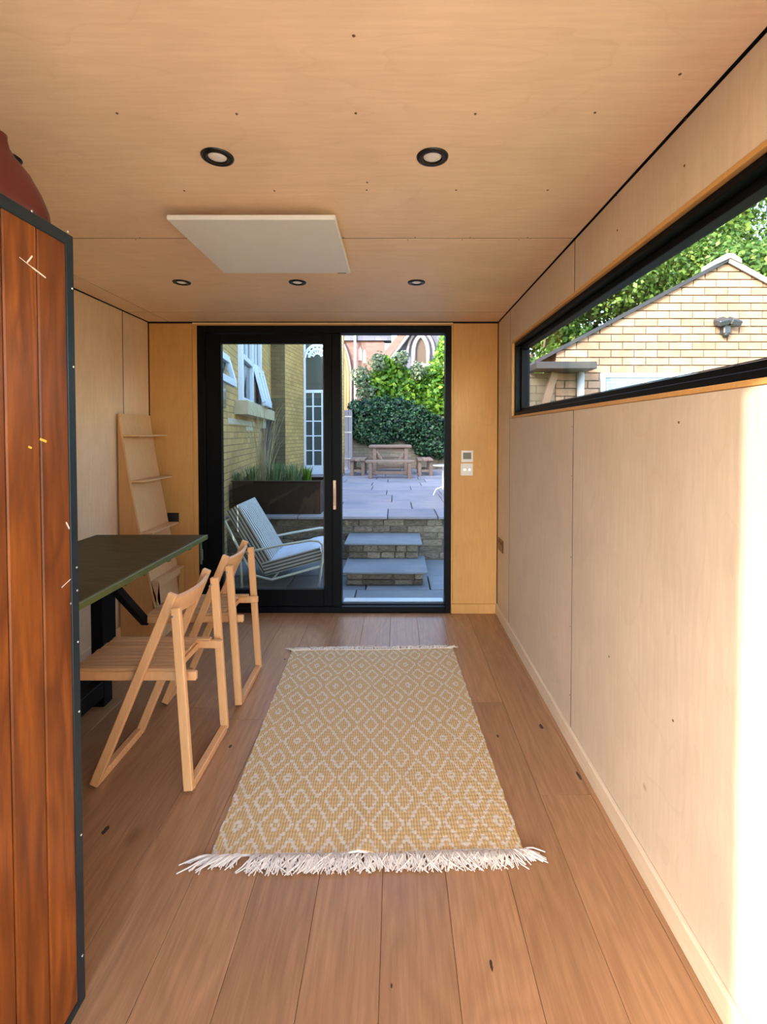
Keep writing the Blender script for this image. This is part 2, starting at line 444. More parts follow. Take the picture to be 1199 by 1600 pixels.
wl = MB().box((XL-.13, YR, -.02), (XL-T-.002, YB+.13, H+.02)).build('wall_left', M_dark)
tag(wl, 'birch plywood wall on the left behind the table', 'wall', kind='structure')
for a, b in ((YR, .72), (.72, 1.94), (1.94, 3.16), (3.16, YB)):
    panel(wl, (XL-T, a+G, .002), (XL, b-G, H-.006), M_ply_z)

for yy in (.72, 1.94, 3.16): MB().box((XL-T, yy-.0034, .002), (XL-.0003, yy+.0034, H-.006)).build('seam', M_seam, wl)
wr = MB()
wr.box((XR+T+.002, YR, -.02), (XR+.11, YB+.13, WZ0-T)).box((XR+T+.002, YR, WZ1+T), (XR+.11, YB+.13, H+.02))
wr.box((XR+T+.002, WY1+T, WZ0-T), (XR+.11, YB+.13, WZ1+T)).box((XR+T+.002, YR, WZ0-T), (XR+.11, WY0-T, WZ1+T))
wr = wr.build('wall_right', M_dark)
tag(wr, 'birch plywood wall on the right under and over the long window', 'wall', kind='structure')
for a, b in ((YR, .79), (.79, 2.01), (2.01, 3.13)):
    panel(wr, (XR, a+G, .002), (XR+T, b-G, WZ0-T-.001), M_ply_r)
    panel(wr, (XR, a+G, WZ1+T+.001), (XR+T, min(b, 3.13)-G, H-.006), M_ply_r)
panel(wr, (XR, 3.13+G, .002), (XR+T, YB, H-.006), M_ply_r)
panel(wr, (XR, WY1+T+.001, WZ0-T), (XR+T, 3.13-G, WZ1+T), M_ply_r)
panel(wr, (XR, YR, WZ0-T), (XR+T, WY0-T, WZ1+T), M_ply_r)
for yy, zz0, zz1 in ((.79,.002,WZ0-T-.001), (.79,WZ1+T+.001,H-.006), (2.01,.002,WZ0-T-.001), (2.01,WZ1+T+.001,H-.006), (3.13,.002,H-.006)):
    MB().box((XR+.0003, yy-.0034, zz0), (XR+T, yy+.003, zz1)).build('seam', M_seam, wr)
# ply lining of the reveal
for lo, hi in (((XR-.003, WY0-T, WZ0-T), (XR+.06, WY1+T, WZ0)), ((XR-.003, WY0-T, WZ1), (XR+.06, WY1+T, WZ1+T)),
               ((XR-.003, WY1, WZ0), (XR+.06, WY1+T, WZ1)), ((XR-.003, WY0-T, WZ0), (XR+.06, WY0, WZ1))):
    panel(wr, lo, hi, M_ply_back, 'reveal_lining')

DX0, DX1, DZ1 = -1.458, .406, 2.122
wb = MB()
wb.box((XL-.13, YB+T+.002, -.02), (DX0-.034, YB+.13, H+.02)).box((DX1+.012, YB+T+.002, -.02), (XR+.11, YB+.13, H+.02))
wb.box((DX0-.034, YB+T+.002, DZ1+.012), (DX1+.012, YB+.13, H+.02))
wb = wb.build('wall_back', M_dark)
tag(wb, 'honey coloured plywood end wall around the sliding door', 'wall', kind='structure')
panel(wb, (XL+.006, YB, .002), (DX0-.036, YB+T, H-.012), M_ply_back)
panel(wb, (DX1+.014, YB, .002), (XR-.006, YB+T, H-.012), M_ply_back)
panel(wb, (DX0-.034, YB, DZ1+.012), (DX1+.012, YB+T, H-.006), M_ply_x)
for lo, hi in (((DX0-.034, YB-.004, 0), (DX0-.001, YB+.07, DZ1+.011)), ((DX1+.001, YB-.004, 0), (DX1+.013, YB+.07, DZ1+.011)),
               ((DX0-.001, YB-.004, DZ1+.001), (DX1+.001, YB+.07, DZ1+.011))):
    panel(wb, lo, hi, M_ply_back, 'door_lining')

# rear wall with its opening behind the camera
wre = MB().box((XL-.13, YR-.12, -.02), (JX, YR, H+.02)).box((JX, YR-.12, 2.12), (XR+.11, YR, H+.02)).build('wall_rear', M_ply_z)
tag(wre, 'rear plywood wall beside the wide garden opening', 'wall', kind='structure')

ce = MB().box((XL-.16, YR-.16, H+T), (XR+.16, YB+.16, H+.14)).build('ceiling', M_verge)
tag(ce, 'plywood ceiling with recessed lights', 'ceiling', kind='structure')
CX = -1.665
for a, b in ((YR, .79), (.79, 2.01), (2.01, 3.21), (3.21, YB)):
    panel(ce, (CX+G*.6, a+G, H), (XR-.004, b-G, H+T), M_ply_x)
    panel(ce, (XL+.004, a+G, H), (CX-G*.6, b-G, H+T), M_ply_x)
for yy in (.79, 2.01, 3.21): MB().box((XL+.004, yy-.003, H+.0012), (XR-.004, yy+.003, H+T)).build('seam', M_seam, ce)
MB().box((CX-.003, YR, H+.0012), (CX+.003, YB, H+T)).build('seam', M_seam, ce)
# screw heads in the sheets
sc_ = MB()
def screw(p, ax, r=.0038):
    n = 8; vs = []
    for t in (0, 1):
        for k in range(n):
            a = 2*pi*k/n; u, v = r*cos(a)*(1-.3*t), r*sin(a)*(1-.3*t)
            d = .0012*t*(-1)
            vs.append((p[0]+u, p[1]+v, p[2]+d) if ax == 2 else (p[0]+d, p[1]+u, p[2]+v) if ax == 0 else (p[0]+u, p[1]+d, p[2]+v))
    return vs, [tuple(range(n)), tuple(range(n, 2*n))] + [(k, (k+1) % n, n+(k+1) % n, n+k) for k in range(n)]
for px, py in ((553,56),(183,177),(370,178),(556,177),(743,178),(930,176),(288,298),(429,298),(574,285),(573,297),(713,297),(856,297),(1063,116)):
    sc_.add(*screw(on_z(px, py, H), 2))
for xx in (.05, .28, .52, -.25, -1.1, -1.4):
    sc_.add(*screw((xx, 2.022, H), 2, .003)); sc_.add(*screw((xx+.03, 1.998, H), 2, .003))
sc_.build('screw_head', M_screwhole, ce, kind='stuff')
sr = MB()
for px, py in ((1061,660),(952,1026),(1052,1126),(1072,187),(1070,259),(964,305),(965,360)):
    sr.add(*screw(on_x(px, py, XR), 0))
for zz in (.2, .5, .8, 1.15, 1.36):
    sr.add(*screw((XR, 2.022, zz), 0, .003))
sr.build('screw_head', M_screwhole, wr, kind='stuff')

b = MB().box((XR-.015, YR, 0), (XR-.0005, YB-.0005, .072), .002).build('baseboard_right', ply('ply_base', 1, col=(.74,.62,.47)))
tag(b, 'pale plywood baseboard along the right wall', 'baseboard', kind='structure')
b = MB().box((DX1+.004, YB-.0155, 0), (XR-.0155, YB-.0045, .072), .002).build('baseboard_back', M_ply_back)
tag(b, 'short plywood baseboard right of the sliding door', 'baseboard', kind='structure')
b = MB().box((XL+.0005, 1.15, 0), (XL+.015, YB-.0005, .072), .002).build('baseboard_left', M_ply_x)
tag(b, 'plywood baseboard along the left wall under the table', 'baseboard', kind='structure')

# sliding door
dr = thing('door_1', (0, YB, 0), 'black framed sliding patio door, right leaf slid open', 'door', kind='structure')
def zpy(py): return on_y(600, py, YB).z
def xpx(px): return on_y(px, 740, YB).x
Y0, Y1 = -.002, .10
f = MB()
f.box((DX0, Y0, 0.0), (DX0+.055, Y1, DZ1), .002).box((xpx(696), Y0, 0), (DX1, Y1, DZ1), .002)
f.box((DX0+.055, Y0, zpy(520)), (xpx(696), Y1, DZ1), .002)
f.build('door_frame', M_black, dr)
MB().box((DX0+.055, Y0, .004), (xpx(696), Y1, .045), .003).box((DX0+.055, .044, .045), (xpx(696), .052, .052)).build('threshold', M_black, dr)
MB().box((xpx(534), .10, .03), (xpx(696), .18, .052), .003).build('track_sill', plain('pale_sill_alu', (.45,.55,.62), .3, .4), dr)
lx0, lx1 = xpx(346), xpx(505); lz0, lz1 = zpy(922), zpy(536)
sf = MB()
sf.box((DX0+.055, .010, .046), (lx0, .055, zpy(521)), .003).box((lx1, .010, .046), (xpx(519), .055, zpy(521)), .003)
sf.box((lx0, .010, .046), (lx1, .055, lz0), .003).box((lx0, .010, lz1), (lx1, .055, zpy(521)), .003)
sash = sf.build('sash_frame', M_black, dr)
MB().box((lx0-.01, .028, lz0-.01), (lx1+.01, .034, lz1+.01)).build('glass_pane', M_glassdoor, sash)
MB().box((lx1+.004, .0085, .2), (lx1+.007, .0101, 1.9)).build('bead', plain('grey_bead', (.08,.08,.06), .4), sash)
ms = MB().box((xpx(519), .0, .046), (xpx(533), .10, zpy(521)), .003).build('meeting_stile', M_black, dr)
hx = xpx(523)
hd = MB().box((hx-.012, -.008, 1.33-.56), (hx+.012, 0, 1.33-.34), .003)
hd.box((hx-.005, -.02, 1.33-.53), (hx+.005, -.008, 1.33-.40), .003)
hd.build('handle', plain('door_handle_alu', (.55,.40,.30), .25, .8), dr)

# long window in the right wall
wn = thing('window_1', (XR, 0, WZ0), 'long narrow black framed window high in the right wall', 'window', kind='structure')
FX0, FX1 = .012, .105
wz = WZ1-WZ0
f = MB()
f.box((FX0, WY0+.0005, .0005), (FX1, WY1-.0005, .022), .002).box((FX0, WY0+.0005, wz-.022), (FX1, WY1-.0005, wz-.0005), .002)
f.box((FX0, WY1-.022, .022), (FX1, WY1-.0005, wz-.022), .002).box((FX0, WY0+.0005, .022), (FX1, WY0+.022, wz-.022), .002)
f.build('window_frame', M_black, wn)
f = MB()
a0, a1 = WY0+.022, WY1-.022
f.box((.045, a0, .022), (.09, a1, .046), .002).box((.045, a0, wz-.046), (.09, a1, wz-.022), .002)
f.box((.045, a1-.024, .046), (.09, a1, wz-.046), .002).box((.045, a0, .046), (.09, a0+.024, wz-.046), .002)
sh = f.build('window_sash', M_black, wn)
MB().box((.064, a0+.02, .04), (.070, a1-.02, wz-.04)).build('glass_pane', M_glass, sh)
MB().box((.0445, a0, .0462), (.0465, a1, .049)).build('glazing_bead', plain('blue_black_gasket', (.03,.035,.06), .3), sh)

# ------------------------------------------------------------------ ceiling lights and heater
def downlight(p, label):
    t = thing('downlight', p, label, 'ceiling light', 'recessed ceiling downlights')
    MB().lathe([(.026,-.001),(.030,-.0045),(.040,-.006),(.046,-.004),(.0475,0)], 32).build('bezel', DL_b, t, smooth=True)
    MB().lathe([(.0,-.0035),(.010,-.0045),(.018,-.004),(.0215,-.0025),(.026,-.001)], 24).build('lens', DL_l, t, smooth=True)
    MB().lathe([(.0295,-.0052),(.031,-.0062),(.033,-.0058)], 32).build('trim_ring', DL_r, t, smooth=True)
    return t
DL_b = plain('bezel_black', (.018,.016,.013), .25, .3)
DL_r = plain('bezel_bronze', (.10,.07,.03), .3, .7)
g = NG('lamp_lens'); g.bsdf((.62,.56,.48), .25, Emission_Color=(1,.84,.62), Emission_Strength=.08); DL_l = g.m
y1, y2 = on_z(676, 245, H).y, on_z(465, 441, H).y
for px, yy, lab in ((676, y1, 'round black downlight in the front row, nearest the long window'),
                (340, y1, 'round black downlight in the front row before the white heater panel'),
                (4, y1, 'round black downlight half hidden behind the red vase'),
                (651, y2, 'round black downlight in the far row, nearest the long window'),
                (465, y2, 'round black downlight in the far row directly behind the white panel'),
                (284, y2, 'round black downlight in the far row, left of the white panel')):
    pr = on_z(px, 245 if yy == y1 else 441, H)
    downlight((pr.x, yy, H), lab)
hp = thing('heater_panel', (0, 0, H), 'flat white square infrared heater panel hung under the ceiling', 'heater')
# near bottom edge seen from 260 to 524 px
zb = H - .062
pa = on_z(260, 343, zb); pb = on_z(524, 343, zb); pc = on_z(546.5, 427, zb)
hp.location = (pa.x, pa.y, H)
W_, L_ = pb.x-pa.x, pc.y-pa.y
MB().box((0, 0, -.062), (W_, L_, -.044), .003).build('heating_plate', M_panelwhite, hp)
MB().box((.16, .16, -.044), (W_-.16, L_-.16, 0), .003).build('mounting_box', M_panelwhite, hp)
MB().box((W_-.06, L_-.006, -.0635), (W_-.02, L_-.001, -.062)).build('rating_mark', M_blackplastic, hp)

# ------------------------------------------------------------------ wall fittings
def plate(name, p, ax, w_, h_, m, label, cat, group=None):
    t = thing(name, p, label, cat, group); d = .008
    if ax == 1: MB().box((-w_/2, -d, -h_/2), (w_/2, 0, h_/2), .002).build('face_plate', m, t)
    else: MB().box((-d, -w_/2, -h_/2), (0, w_/2, h_/2), .002).build('face_plate', m, t)
    return t
p = on_y(730, 713, YB); t = plate('thermostat', p, 1, .088, .086, M_white, 'white square thermostat with grey display, above the light switch', 'thermostat')
MB().box((-.030, -.0095, -.020), (.030, -.008, .028), .001).build('display', M_screen, t, label='dark grey display')
p = on_y(729.5, 733.5, YB); t = plate('light_switch', p, 1, .090, .090, M_white, 'white square switch plate with two knobs below the thermostat', 'switch')
for xx in (-.017, .018):
    mbk = MB(); mbk.tube([(xx, -.008, 0), (xx, -.022, 0)], .011, 12); mbk.build('knob', M_alu, t)
p = on_y(271, 809, YB); t = plate('wall_socket', p, 1, .085, .075, M_blackplastic, 'black socket plate on the end wall above table height', 'socket')
for xx in (-.018, .018): MB().box((xx-.007, -.012, .008), (xx+.007, -.008, .026), .001).build('rocker', M_blackplastic, t)
p = on_y(274, 906, YB); t = plate('wall_socket', p, 1, .125, .085, M_blackplastic, 'black double socket low on the end wall below the table top', 'socket')
for xx in (-.03, .03): MB().box((xx-.007, -.012, .012), (xx+.007, -.008, .030), .001).build('rocker', M_blackplastic, t)
p = on_x(783.5, 852, XR); t = plate('wall_socket', p, 0, .14, .086, plain('bronze_plate', (.14,.075,.035), .35, .5), 'bronze double socket on the right wall beside the far corner', 'socket')
for yy in (-.035, .035): MB().box((-.012, yy-.007, .012), (-.008, yy+.007, .030), .001).build('rocker', M_blackplastic, t)

# ------------------------------------------------------------------ board clad cabinet on the left
q = on_z(134, 1558, 0); CXF = q.x; CY1 = q.y; CZT = on_y(126, 370, CY1).z
CY0 = .30; CXB = XL + .02
cb = thing('board_cabinet', (CXF, CY1, 0), 'tall cabinet clad in orange-brown boards with blue-black steel edges', 'cabinet')
cab_ = lambda m: local(m, cb)
e = .024
cab_(MB().box((CXB, CY0+.02, .012), (CXF-.016, CY1-.02, CZT-.012))).build('carcass', M_dark, cb)
cuts = [CY1-e*.55, on_x(66, 700, CXF).y, on_x(12, 700, CXF).y]
while cuts[-1] > CY0 + .12: cuts.append(cuts[-1] - .1)
cuts[-1] = CY0 + .012
for a, b_ in zip(cuts[1:], cuts):
    cab_(MB().box((CXF-.015, a+.0016, .014), (CXF-.003, b_-.0016, CZT-.014), .0025)).build('board', M_cab, cb)
xx = CXF - .02
while xx > CXB + .02:
    cab_(MB().box((max(xx-.1, CXB)+.0015, CY1-.018, .014), (xx-.0015, CY1-.003, CZT-.014), .0025)).build('board', M_cab, cb)
    xx -= .1
sb = MB()   # steel angle edges
sb.box((CXF-.012, CY1-e, .0), (CXF, CY1, CZT), .001).box((CXF-.012, CY0, .0), (CXF, CY1-e, .02), .001)
sb.box((CXF-.012, CY0, CZT-.026), (CXF, CY1-e, CZT), .001).box((CXF-.012, CY0, .0), (CXF, CY0+e, CZT), .001)
sb.box((CXF-e-.01, CY1-.003, .0), (CXF-.012, CY1, CZT)).box((CXB, CY0, CZT-.011), (CXF-.012, CY1-.003, CZT), .001)
sb.box((CXB, CY1-.003, 0), (CXF-e-.01, CY1, .02)).box((CXB, CY1-.003, CZT-.026), (CXF-e-.01, CY1, CZT-.011))
cab_(sb).build('steel_edging', M_steel, cb)
sm = MB()
for px, py in ((125,575),(126,885),(124,922),(127,1001),(130,1108),(131,1302),(131,1493),(52,330),(108,362),(124,455)):
    P = on_x(px-2, py, CXF); P.y = min(P.y, CY1-.006)
    sm.lathe([(.0028,0),(.002,.0012),(0,.0015)], 8, Matrix.Translation(P) @ Matrix.Rotation(pi/2, 4, 'Y'))
cab_(sm).build('screw_head', M_screw, cb, kind='stuff')
def fleck(a, b, w0, m):
    A = on_x(*a, CXF-.003); B = on_x(*b, CXF-.003); A.x += .0006; B.x += .0006
    cab_(MB().bar(A, B, .0008, w0, up=(0,1,0) if abs((B-A).z) > abs((B-A).y) else (0,0,1))).build('paint_fleck', m, cb)
M_fw = plain('white_paint_fleck', (.75,.70,.60), .6); M_fy = plain('yellow_paint_fleck', (.80,.48,.05), .6)
fleck((42,410), (50,400), .003, M_fw); fleck((50,418), (71,434), .003, M_fw); fleck((30,402), (50,418), .0012, M_fw)
fleck((62,686), (72,690), .005, M_fy); fleck((44,698), (49,700), .004, M_fy)
fleck((103,816), (108,826), .003, M_fw); fleck((96,918), (112,903), .0015, M_fw); fleck((110,944), (117,925), .002, M_fw)

# red vase
vz = CZT
cen = Vector((-.86, 0, vz)); cen.y = .86*F/(VX-5)
vs_ = thing('vase', (cen.x, cen.y, vz+.001), 'dark red glazed bottle vase on top of the board cabinet', 'vase')
hh = on_y(5, 216, cen.y).z - vz + .012
rm = (71-5)/F*cen.y
prof = [(.001,0)] + [(rm*a_, hh*b_) for a_, b_ in ((.7,0),(.88,.03),(1,.12),(.97,.23),(.84,.4),(.62,.6),(.36,.75),(.235,.845),(.19,.93),(.19,.985),(.15,1),(.10,.985),(.10,.8))]
MB().lathe(prof, 48).build('body', M_red, vs_, smooth=True)

# ------------------------------------------------------------------ table
TZ = .725
far = on_z(325, 835.5, TZ); TX1, TY1 = far.x, far.y
TX0, TY0 = XL + .018, 1.30
tb = thing('table', ((TX0+TX1)/2, (TY0+TY1)/2, 0), 'dark green painted work table against the left wall', 'table')
g = NG('dark_green_top'); n1 = g.noise(g.coord((3,14,3)), 3, 6, .65); n2 = g.noise(g.coord(), 1.6, 3)
c = g.ramp(n1, [(.3,(.028,.021,.006)),(.55,(.058,.046,.013)),(.75,(.10,.078,.025))])
g.bsdf(g.mix(g.math('MULTIPLY', n2, .4), c, (.06,.047,.014)), .5, bump=n1, bstr=.25, bdist=.001, Specular_IOR_Level=.25); M_top = g.m
local(MB().box((TX0, TY0, TZ-.024), (TX1-.014, TY1, TZ), .002), tb).build('table_top', M_top, tb)
local(MB().box((TX1-.014, TY0, TZ-.026), (TX1, TY1+.001, TZ+.001), .002), tb).build('edge_strip', M_green, tb, label='bright green edge strip')
lx = TX1 - .02
lt = MB().box((lx-.008, TY1-.05, TZ-.165), (lx+.002, TY1-.044, TZ-.024)).box((lx-.004, TY1-.058, TZ-.14), (lx+.010, TY1-.048, TZ-.075), .002)
local(lt, tb).build('corner_bracket', plain('green_metal', (.10,.15,.09), .4), tb)
for yy in (2.0, 2.15, 2.38, 2.62):
    local(MB().box((TX1-.034, yy-.012, TZ-.040), (TX1-.012, yy+.012, TZ-.024), .002), tb).build('clip', M_green, tb)
def lpt(px, py, X): return on_x(px, py, X)
# black trestle: two posts, low rail, brace
PX = -1.45
py_a = on_x(158, 960, PX).y
for yy in (py_a, 1.5):
    local(MB().box((PX-.03, yy-.035, 0), (PX+.03, yy+.035, TZ-.024), .003), tb).build('leg', M_black, tb)
local(MB().box((PX-.03, 1.42, .05), (PX+.03, py_a-.036, .13), .003), tb).build('stretcher', M_black, tb)
BXx = -1.25
A = on_x(187, 927, BXx); B = on_x(228, 972, BXx)
A2 = A + (A-B)*((TZ-.03-A.z)/(A.z-B.z)) * .9
local(MB().bar(A2, B, .035, .034, .002), tb).build('brace', M_black, tb)
local(MB().bar(B, B+(B-A).normalized()*.012, .012, .012, .002), tb).build('brace_tip', M_white, tb)
local(MB().box((PX-.03, A2.y-.02, TZ-.05), (BXx+.03, A2.y+.02, TZ-.024), .002), tb).build('cross_rail', M_black, tb)
P = on_x(183, 930, -1.62)
local(MB().box((-1.66, 2.93-.3, .0), (-1.60, 2.98-.3, TZ-.024), .003), tb).build('leg', M_black, tb)
local(MB().box((-1.63, py_a-.6, .02), (-1.60, 2.7, .10), .003), tb).build('foot_rail', M_black, tb)

# ------------------------------------------------------------------ leaning ply shelf unit
SY0 = 3.055; SY1 = 3.43
un = thing('shelf_unit', (XL+.01, (SY0+SY1)/2, 0), 'bent plywood leaning shelf unit standing in the far left corner', 'shelf')
ztop = on_y(186, 646, SY0).z
def xf(z):    # front sheet position
    t_ = max(0, (ztop-z)/ztop)
    return XL + .035 + .26*t_**1.15
pts = []
NZ = 16
fp = MB()
poly = [(xf(z)+0.0, z) for z in [ztop*i/NZ for i in range(NZ+1)]]
outl = [(x_, z_) for x_, z_ in poly] + [(x_-.012, z_) for x_, z_ in reversed(poly)]
sheet = MB()
n = len(outl)
for i in range(NZ):
    a0_, a1_ = poly[i], poly[i+1]
    quad = [(a0_[0]-.012, a0_[1]), (a0_[0], a0_[1]), (a1_[0], a1_[1]), (a1_[0]-.012, a1_[1])]
    sheet.prism(quad, SY0, SY1)
local(sheet, un).build('front_sheet', M_ply_shelf, un)
ck = MB()
ck.prism([(XL+.018, .002)] + [(x_-.0125, max(z_, .002)) for x_, z_ in poly] + [(XL+.018, ztop)], SY0+.004, SY0+.016)
local(ck, un).build('side_cheek', ply('shaded_cheek_ply', 2, col=(.60,.33,.13)), un)  # shade on the near cheek is put into its darker ply colour
ck = MB().prism([(XL+.018, .002)] + [(x_-.0125, max(z_, .002)) for x_, z_ in poly] + [(XL+.018, ztop)], SY1-.016, SY1-.004)
local(ck, un).build('side_cheek', M_ply_shelf, un)
def shelf_at(py, px1, th=.011):
    P_ = on_y(px1, py, SY0); z_ = P_.z
    local(MB().box((xf(z_)+.0002, SY0, z_-th), (P_.x, SY1, z_), .001), un).build('shelf', M_ply_shelf, un)
shelf_at(679.5, 218.5); shelf_at(751, 226.5); shelf_at(832, 238)
P_ = on_y(247, 908, SY0); z_ = P_.z
local(MB().box((xf(z_)+.0002, SY0, z_-.012), (P_.x, SY1, z_), .001), un).build('shelf', M_ply_shelf, un)
# tapering front apron and far end board under the lowest shelf
q1 = [(xf(z_-.02)+.001, z_-.0125), (xf(z_-.30)+.001, z_-.21), (P_.x-.03, z_-.27), (P_.x-.001, z_-.0125)]
local(MB().prism(q1[::-1], SY0+.002, SY0+.014), un).build('apron', M_ply_shelf, un)
local(MB().box((P_.x-.012, SY1-.055, 0), (P_.x, SY1, z_-.0125), .001), un).build('end_post', M_ply_back, un)
local(MB().box((P_.x-.012, SY0+.0145, z_-.045), (P_.x, SY1-.056, z_-.0125), .001), un).build('front_rail', M_ply_shelf, un)

# ------------------------------------------------------------------ folding chairs
def folding_chair():
    y0 = on_z(300, 1240, 0).y; y1_ = on_z(357, 1141, 0).y
    xA = on_z(300, 1240, 0).x - .012; xB = on_z(135, 1240, 0).x + .012
    yc = (y0+y1_)/2; wdt = (y1_-y0)
    t = thing('folding_chair', (xA, yc, 0), 'pale beech folding chair with slatted seat, nearer of the two', 'chair', 'folding chairs at the table')
    hw = wdt/2 - .004; ax = 0.0; bx = xB - xA
    tn = on_y(265, 932, y0); ztp = tn.z; xt = tn.x - xA
    t1 = on_y(272, 950, y0); x1t, z1t = t1.x - xA, t1.z
    # upright frame on the aisle side
    fr = MB()
    for sy in (-1, 1):
        fr.bar((ax, sy*hw, .012), (x1t+.006, sy*hw, z1t), .022, .034, .003, up=(1,0,.1))
    fr.bar((ax, -hw+.011, .018), (ax, hw-.011, .018), .030, .030, .003)
    fr.build('upright_frame', M_chair, t)
    # slanting frame carrying the back
    fs_ = MB()
    hi_ = hw - .025
    for sy in (-1, 1):
        fs_.bar((bx, sy*hi_, .012), (xt, sy*hi_, ztp), .022, .034, .003, up=(1,0,.6))
    fs_.bar((bx, -hi_+.011, .018), (bx, hi_-.011, .018), .030, .030, .003)
    fs_.build('slanting_frame', M_chair, t)
    # bowed back rest
    bk = []; N = 14
    dirv = Vector((xt-bx, 0, ztp)).normalized()
    nr = Vector((dirv.z, 0, -dirv.x))
    br = MB()
    rows = []
    for i in range(N+1):
        u = -1 + 2*i/N; yy = u*(hi_+.012)
        bow = .030*(1-u*u)
        half = .030 + .010*(1-u*u)
        cpt = Vector((xt, yy, ztp)) - dirv*.045 + nr*(bow+.004)
        ring = []
        for (a_, b_) in ((-1,-1),(1,-1),(1,1),(-1,1)):
            ring.append(tuple(cpt + dirv*half*a_*1.0 + nr*.0075*b_))
        rows.append(ring)
    vs = [p_ for r_ in rows for p_ in r_]
    fsx = [(i*4+k, (i+1)*4+k, (i+1)*4+(k+1) % 4, i*4+(k+1) % 4) for i in range(N) for k in range(4)]
    fsx += [(0,1,2,3), tuple(N*4+k for k in (3,2,1,0))]
    br.add(vs, fsx); br.build('backrest', M_chair, t)
    # seat rails and slats
    zs = .405; xs0, xs1 = on_y(184, 986, y1_).x - xA + .02, .012
    for sy in (-1, 1):
        MB().box((xs0, sy*(hw-.049)-.010, zs-.006), (xs1, sy*(hw-.049)+.010, zs+.028), .003).build('seat_rail', M_chair, t)
    ns = 10; span = 2*(hw-.038)
    for k in range(ns):
        ya = -hw+.038 + span*k/ns
        e_ = .10 if 0 < k < ns-1 else .05
        MB().box((xs0-.004*(k % 2), ya+.003, zs+.0285), (xs1-e_, ya+span/ns-.003, zs+.040), .002).build('slat', M_slat, t)
    for xx in (xs0+.02, xs1-.12):
        MB().box((xx, -hw+.060, zs-.004), (xx+.022, hw-.060, zs+.020), .002).build('cross_rail', M_chair, t)
    for sy in (-1, 1):
        MB().tube([(x1t-.004, sy*(hw-.030), z1t-.03), (x1t-.004, sy*(hw+.0125), z1t-.03)], .004, 10).build('pivot_pin', M_alu, t)
    return t
ch = folding_chair()
c2 = copy_tree(ch)
c2.location = (ch.location.x-.004, ch.location.y + (on_z(373, 1105, 0).y - on_z(300, 1240, 0).y), 0)
c2.rotation_euler[2] = radians(1.5)
c2['label'] = 'pale beech folding chair nearer the sliding door, behind the first chair'

# ------------------------------------------------------------------ rug
nl = on_z(328, 1341, 0); nr_ = on_z(818, 1331, 0); fl_ = on_z(456, 1018, 0); fr_ = on_z(708, 1014, 0)
RW = (nr_-nl).length; RL = ((fl_-nl).length + (fr_-nr_).length)/2
rg = thing('rug', (0,0,0), 'flat woven ochre and white diamond pattern rug with white fringes', 'rug')
NX, NY = 60, 90
rp = random.Random(5)
def rug_pt(u, v, top=True):
    a = nl.lerp(nr_, u); b_ = fl_.lerp(fr_, u); p_ = a.lerp(b_, v)
    ez = .0055 if top else .0008
    ruck = .012*math.exp(-((u-.47-.10*v)/.04)**2)*max(0, 1-v/.17)      # ruck at the near edge
    ruck += .003*(1+sin(u*14+v*5))*math.exp(-v*14)
    edge = .0012*sin(v*60)+.001*sin(v*131+1)
    x_ = p_.x + (edge if u < .001 else -edge if u > .999 else 0)
    return (x_, p_.y + .004*sin(u*9), ez + (ruck if top else max(0, ruck-.003)))
top = [[rug_pt(i/NX, j/NY) for i in range(NX+1)] for j in range(NY+1)]
rm_ = MB().grid(top)
base_n = len(rm_.v)
bot = [[rug_pt(i/NX, j/NY, False) for i in range(NX+1)] for j in range(NY+1)]
rm_.v += [p_ for r_ in bot for p_ in r_]
c_ = NX+1
rm_.f += [tuple(reversed((base_n+i*c_+j, base_n+i*c_+j+1, base_n+(i+1)*c_+j+1, base_n+(i+1)*c_+j))) for i in range(NY) for j in range(NX)]
for j in range(NX): rm_.f.append((base_n+j, base_n+j+1, j+1, j)); k = NY*c_; rm_.f.append((k+j, k+j+1, base_n+k+j+1, base_n+k+j))
for i in range(NY):
    rm_.f.append((i*c_, (i+1)*c_, base_n+(i+1)*c_, base_n+i*c_)); rm_.f.append((base_n+i*c_+NX, base_n+(i+1)*c_+NX, (i+1)*c_+NX, i*c_+NX))
g = NG('rug_weave')
uvn = g.n('ShaderNodeUVMap'); sx = g.n('ShaderNodeSeparateXYZ'); g.set(sx.inputs[0], uvn.outputs[0])
X_, Y_ = sx.outputs[0], sx.outputs[1]     # metres across / along
CELL = .0078; CY_ = .0088
qx = g.math('MULTIPLY', g.math('ROUND', g.math('DIVIDE', X_, CELL)), CELL)
stag = 0.0
qy = g.math('MULTIPLY', g.math('ROUND', g.math('DIVIDE', g.math('ADD', Y_, stag), CY_)), CY_)
PXD, PYD = .1265, .222
def cyc(val, per, off):   # distance to nearest lattice centre, in units of the period
    a = g.math('ADD', g.math('DIVIDE', val, per), off)
    return g.math('ABSOLUTE', g.math('SUBTRACT', g.math('FRACT', a), .5))
ax_, ay_ = cyc(qx, PXD, 0.0), cyc(qy, PYD, 0.0)
bx_, by_ = cyc(qx, PXD, .5), cyc(qy, PYD, .5)
dA = g.math('ADD', ax_, ay_); dB = g.math('ADD', bx_, by_)
def band(d, c0, w0): return g.math('LESS_THAN', g.math('ABSOLUTE', g.math('SUBTRACT', d, c0)), w0)
def mx_(a, b_): return g.math('MAXIMUM', a, b_)
m_ = mx_(band(dA, .44, .042), band(dB, .25, .045))
m_ = mx_(m_, band(dA, .10, .042))
m_ = mx_(m_, band(dA, .0, -1))
cross = g.math('MULTIPLY', g.math('LESS_THAN', ax_, .16), g.math('LESS_THAN', ay_, .012))
m_ = g.math('MINIMUM', m_, 1.0)
rib = g.math('PINGPONG', g.math('DIVIDE', X_, CELL*.5), .5)    # fine warp ribs
ribw = g.math('PINGPONG', g.math('DIVIDE', X_, CELL*.62), 1.0)
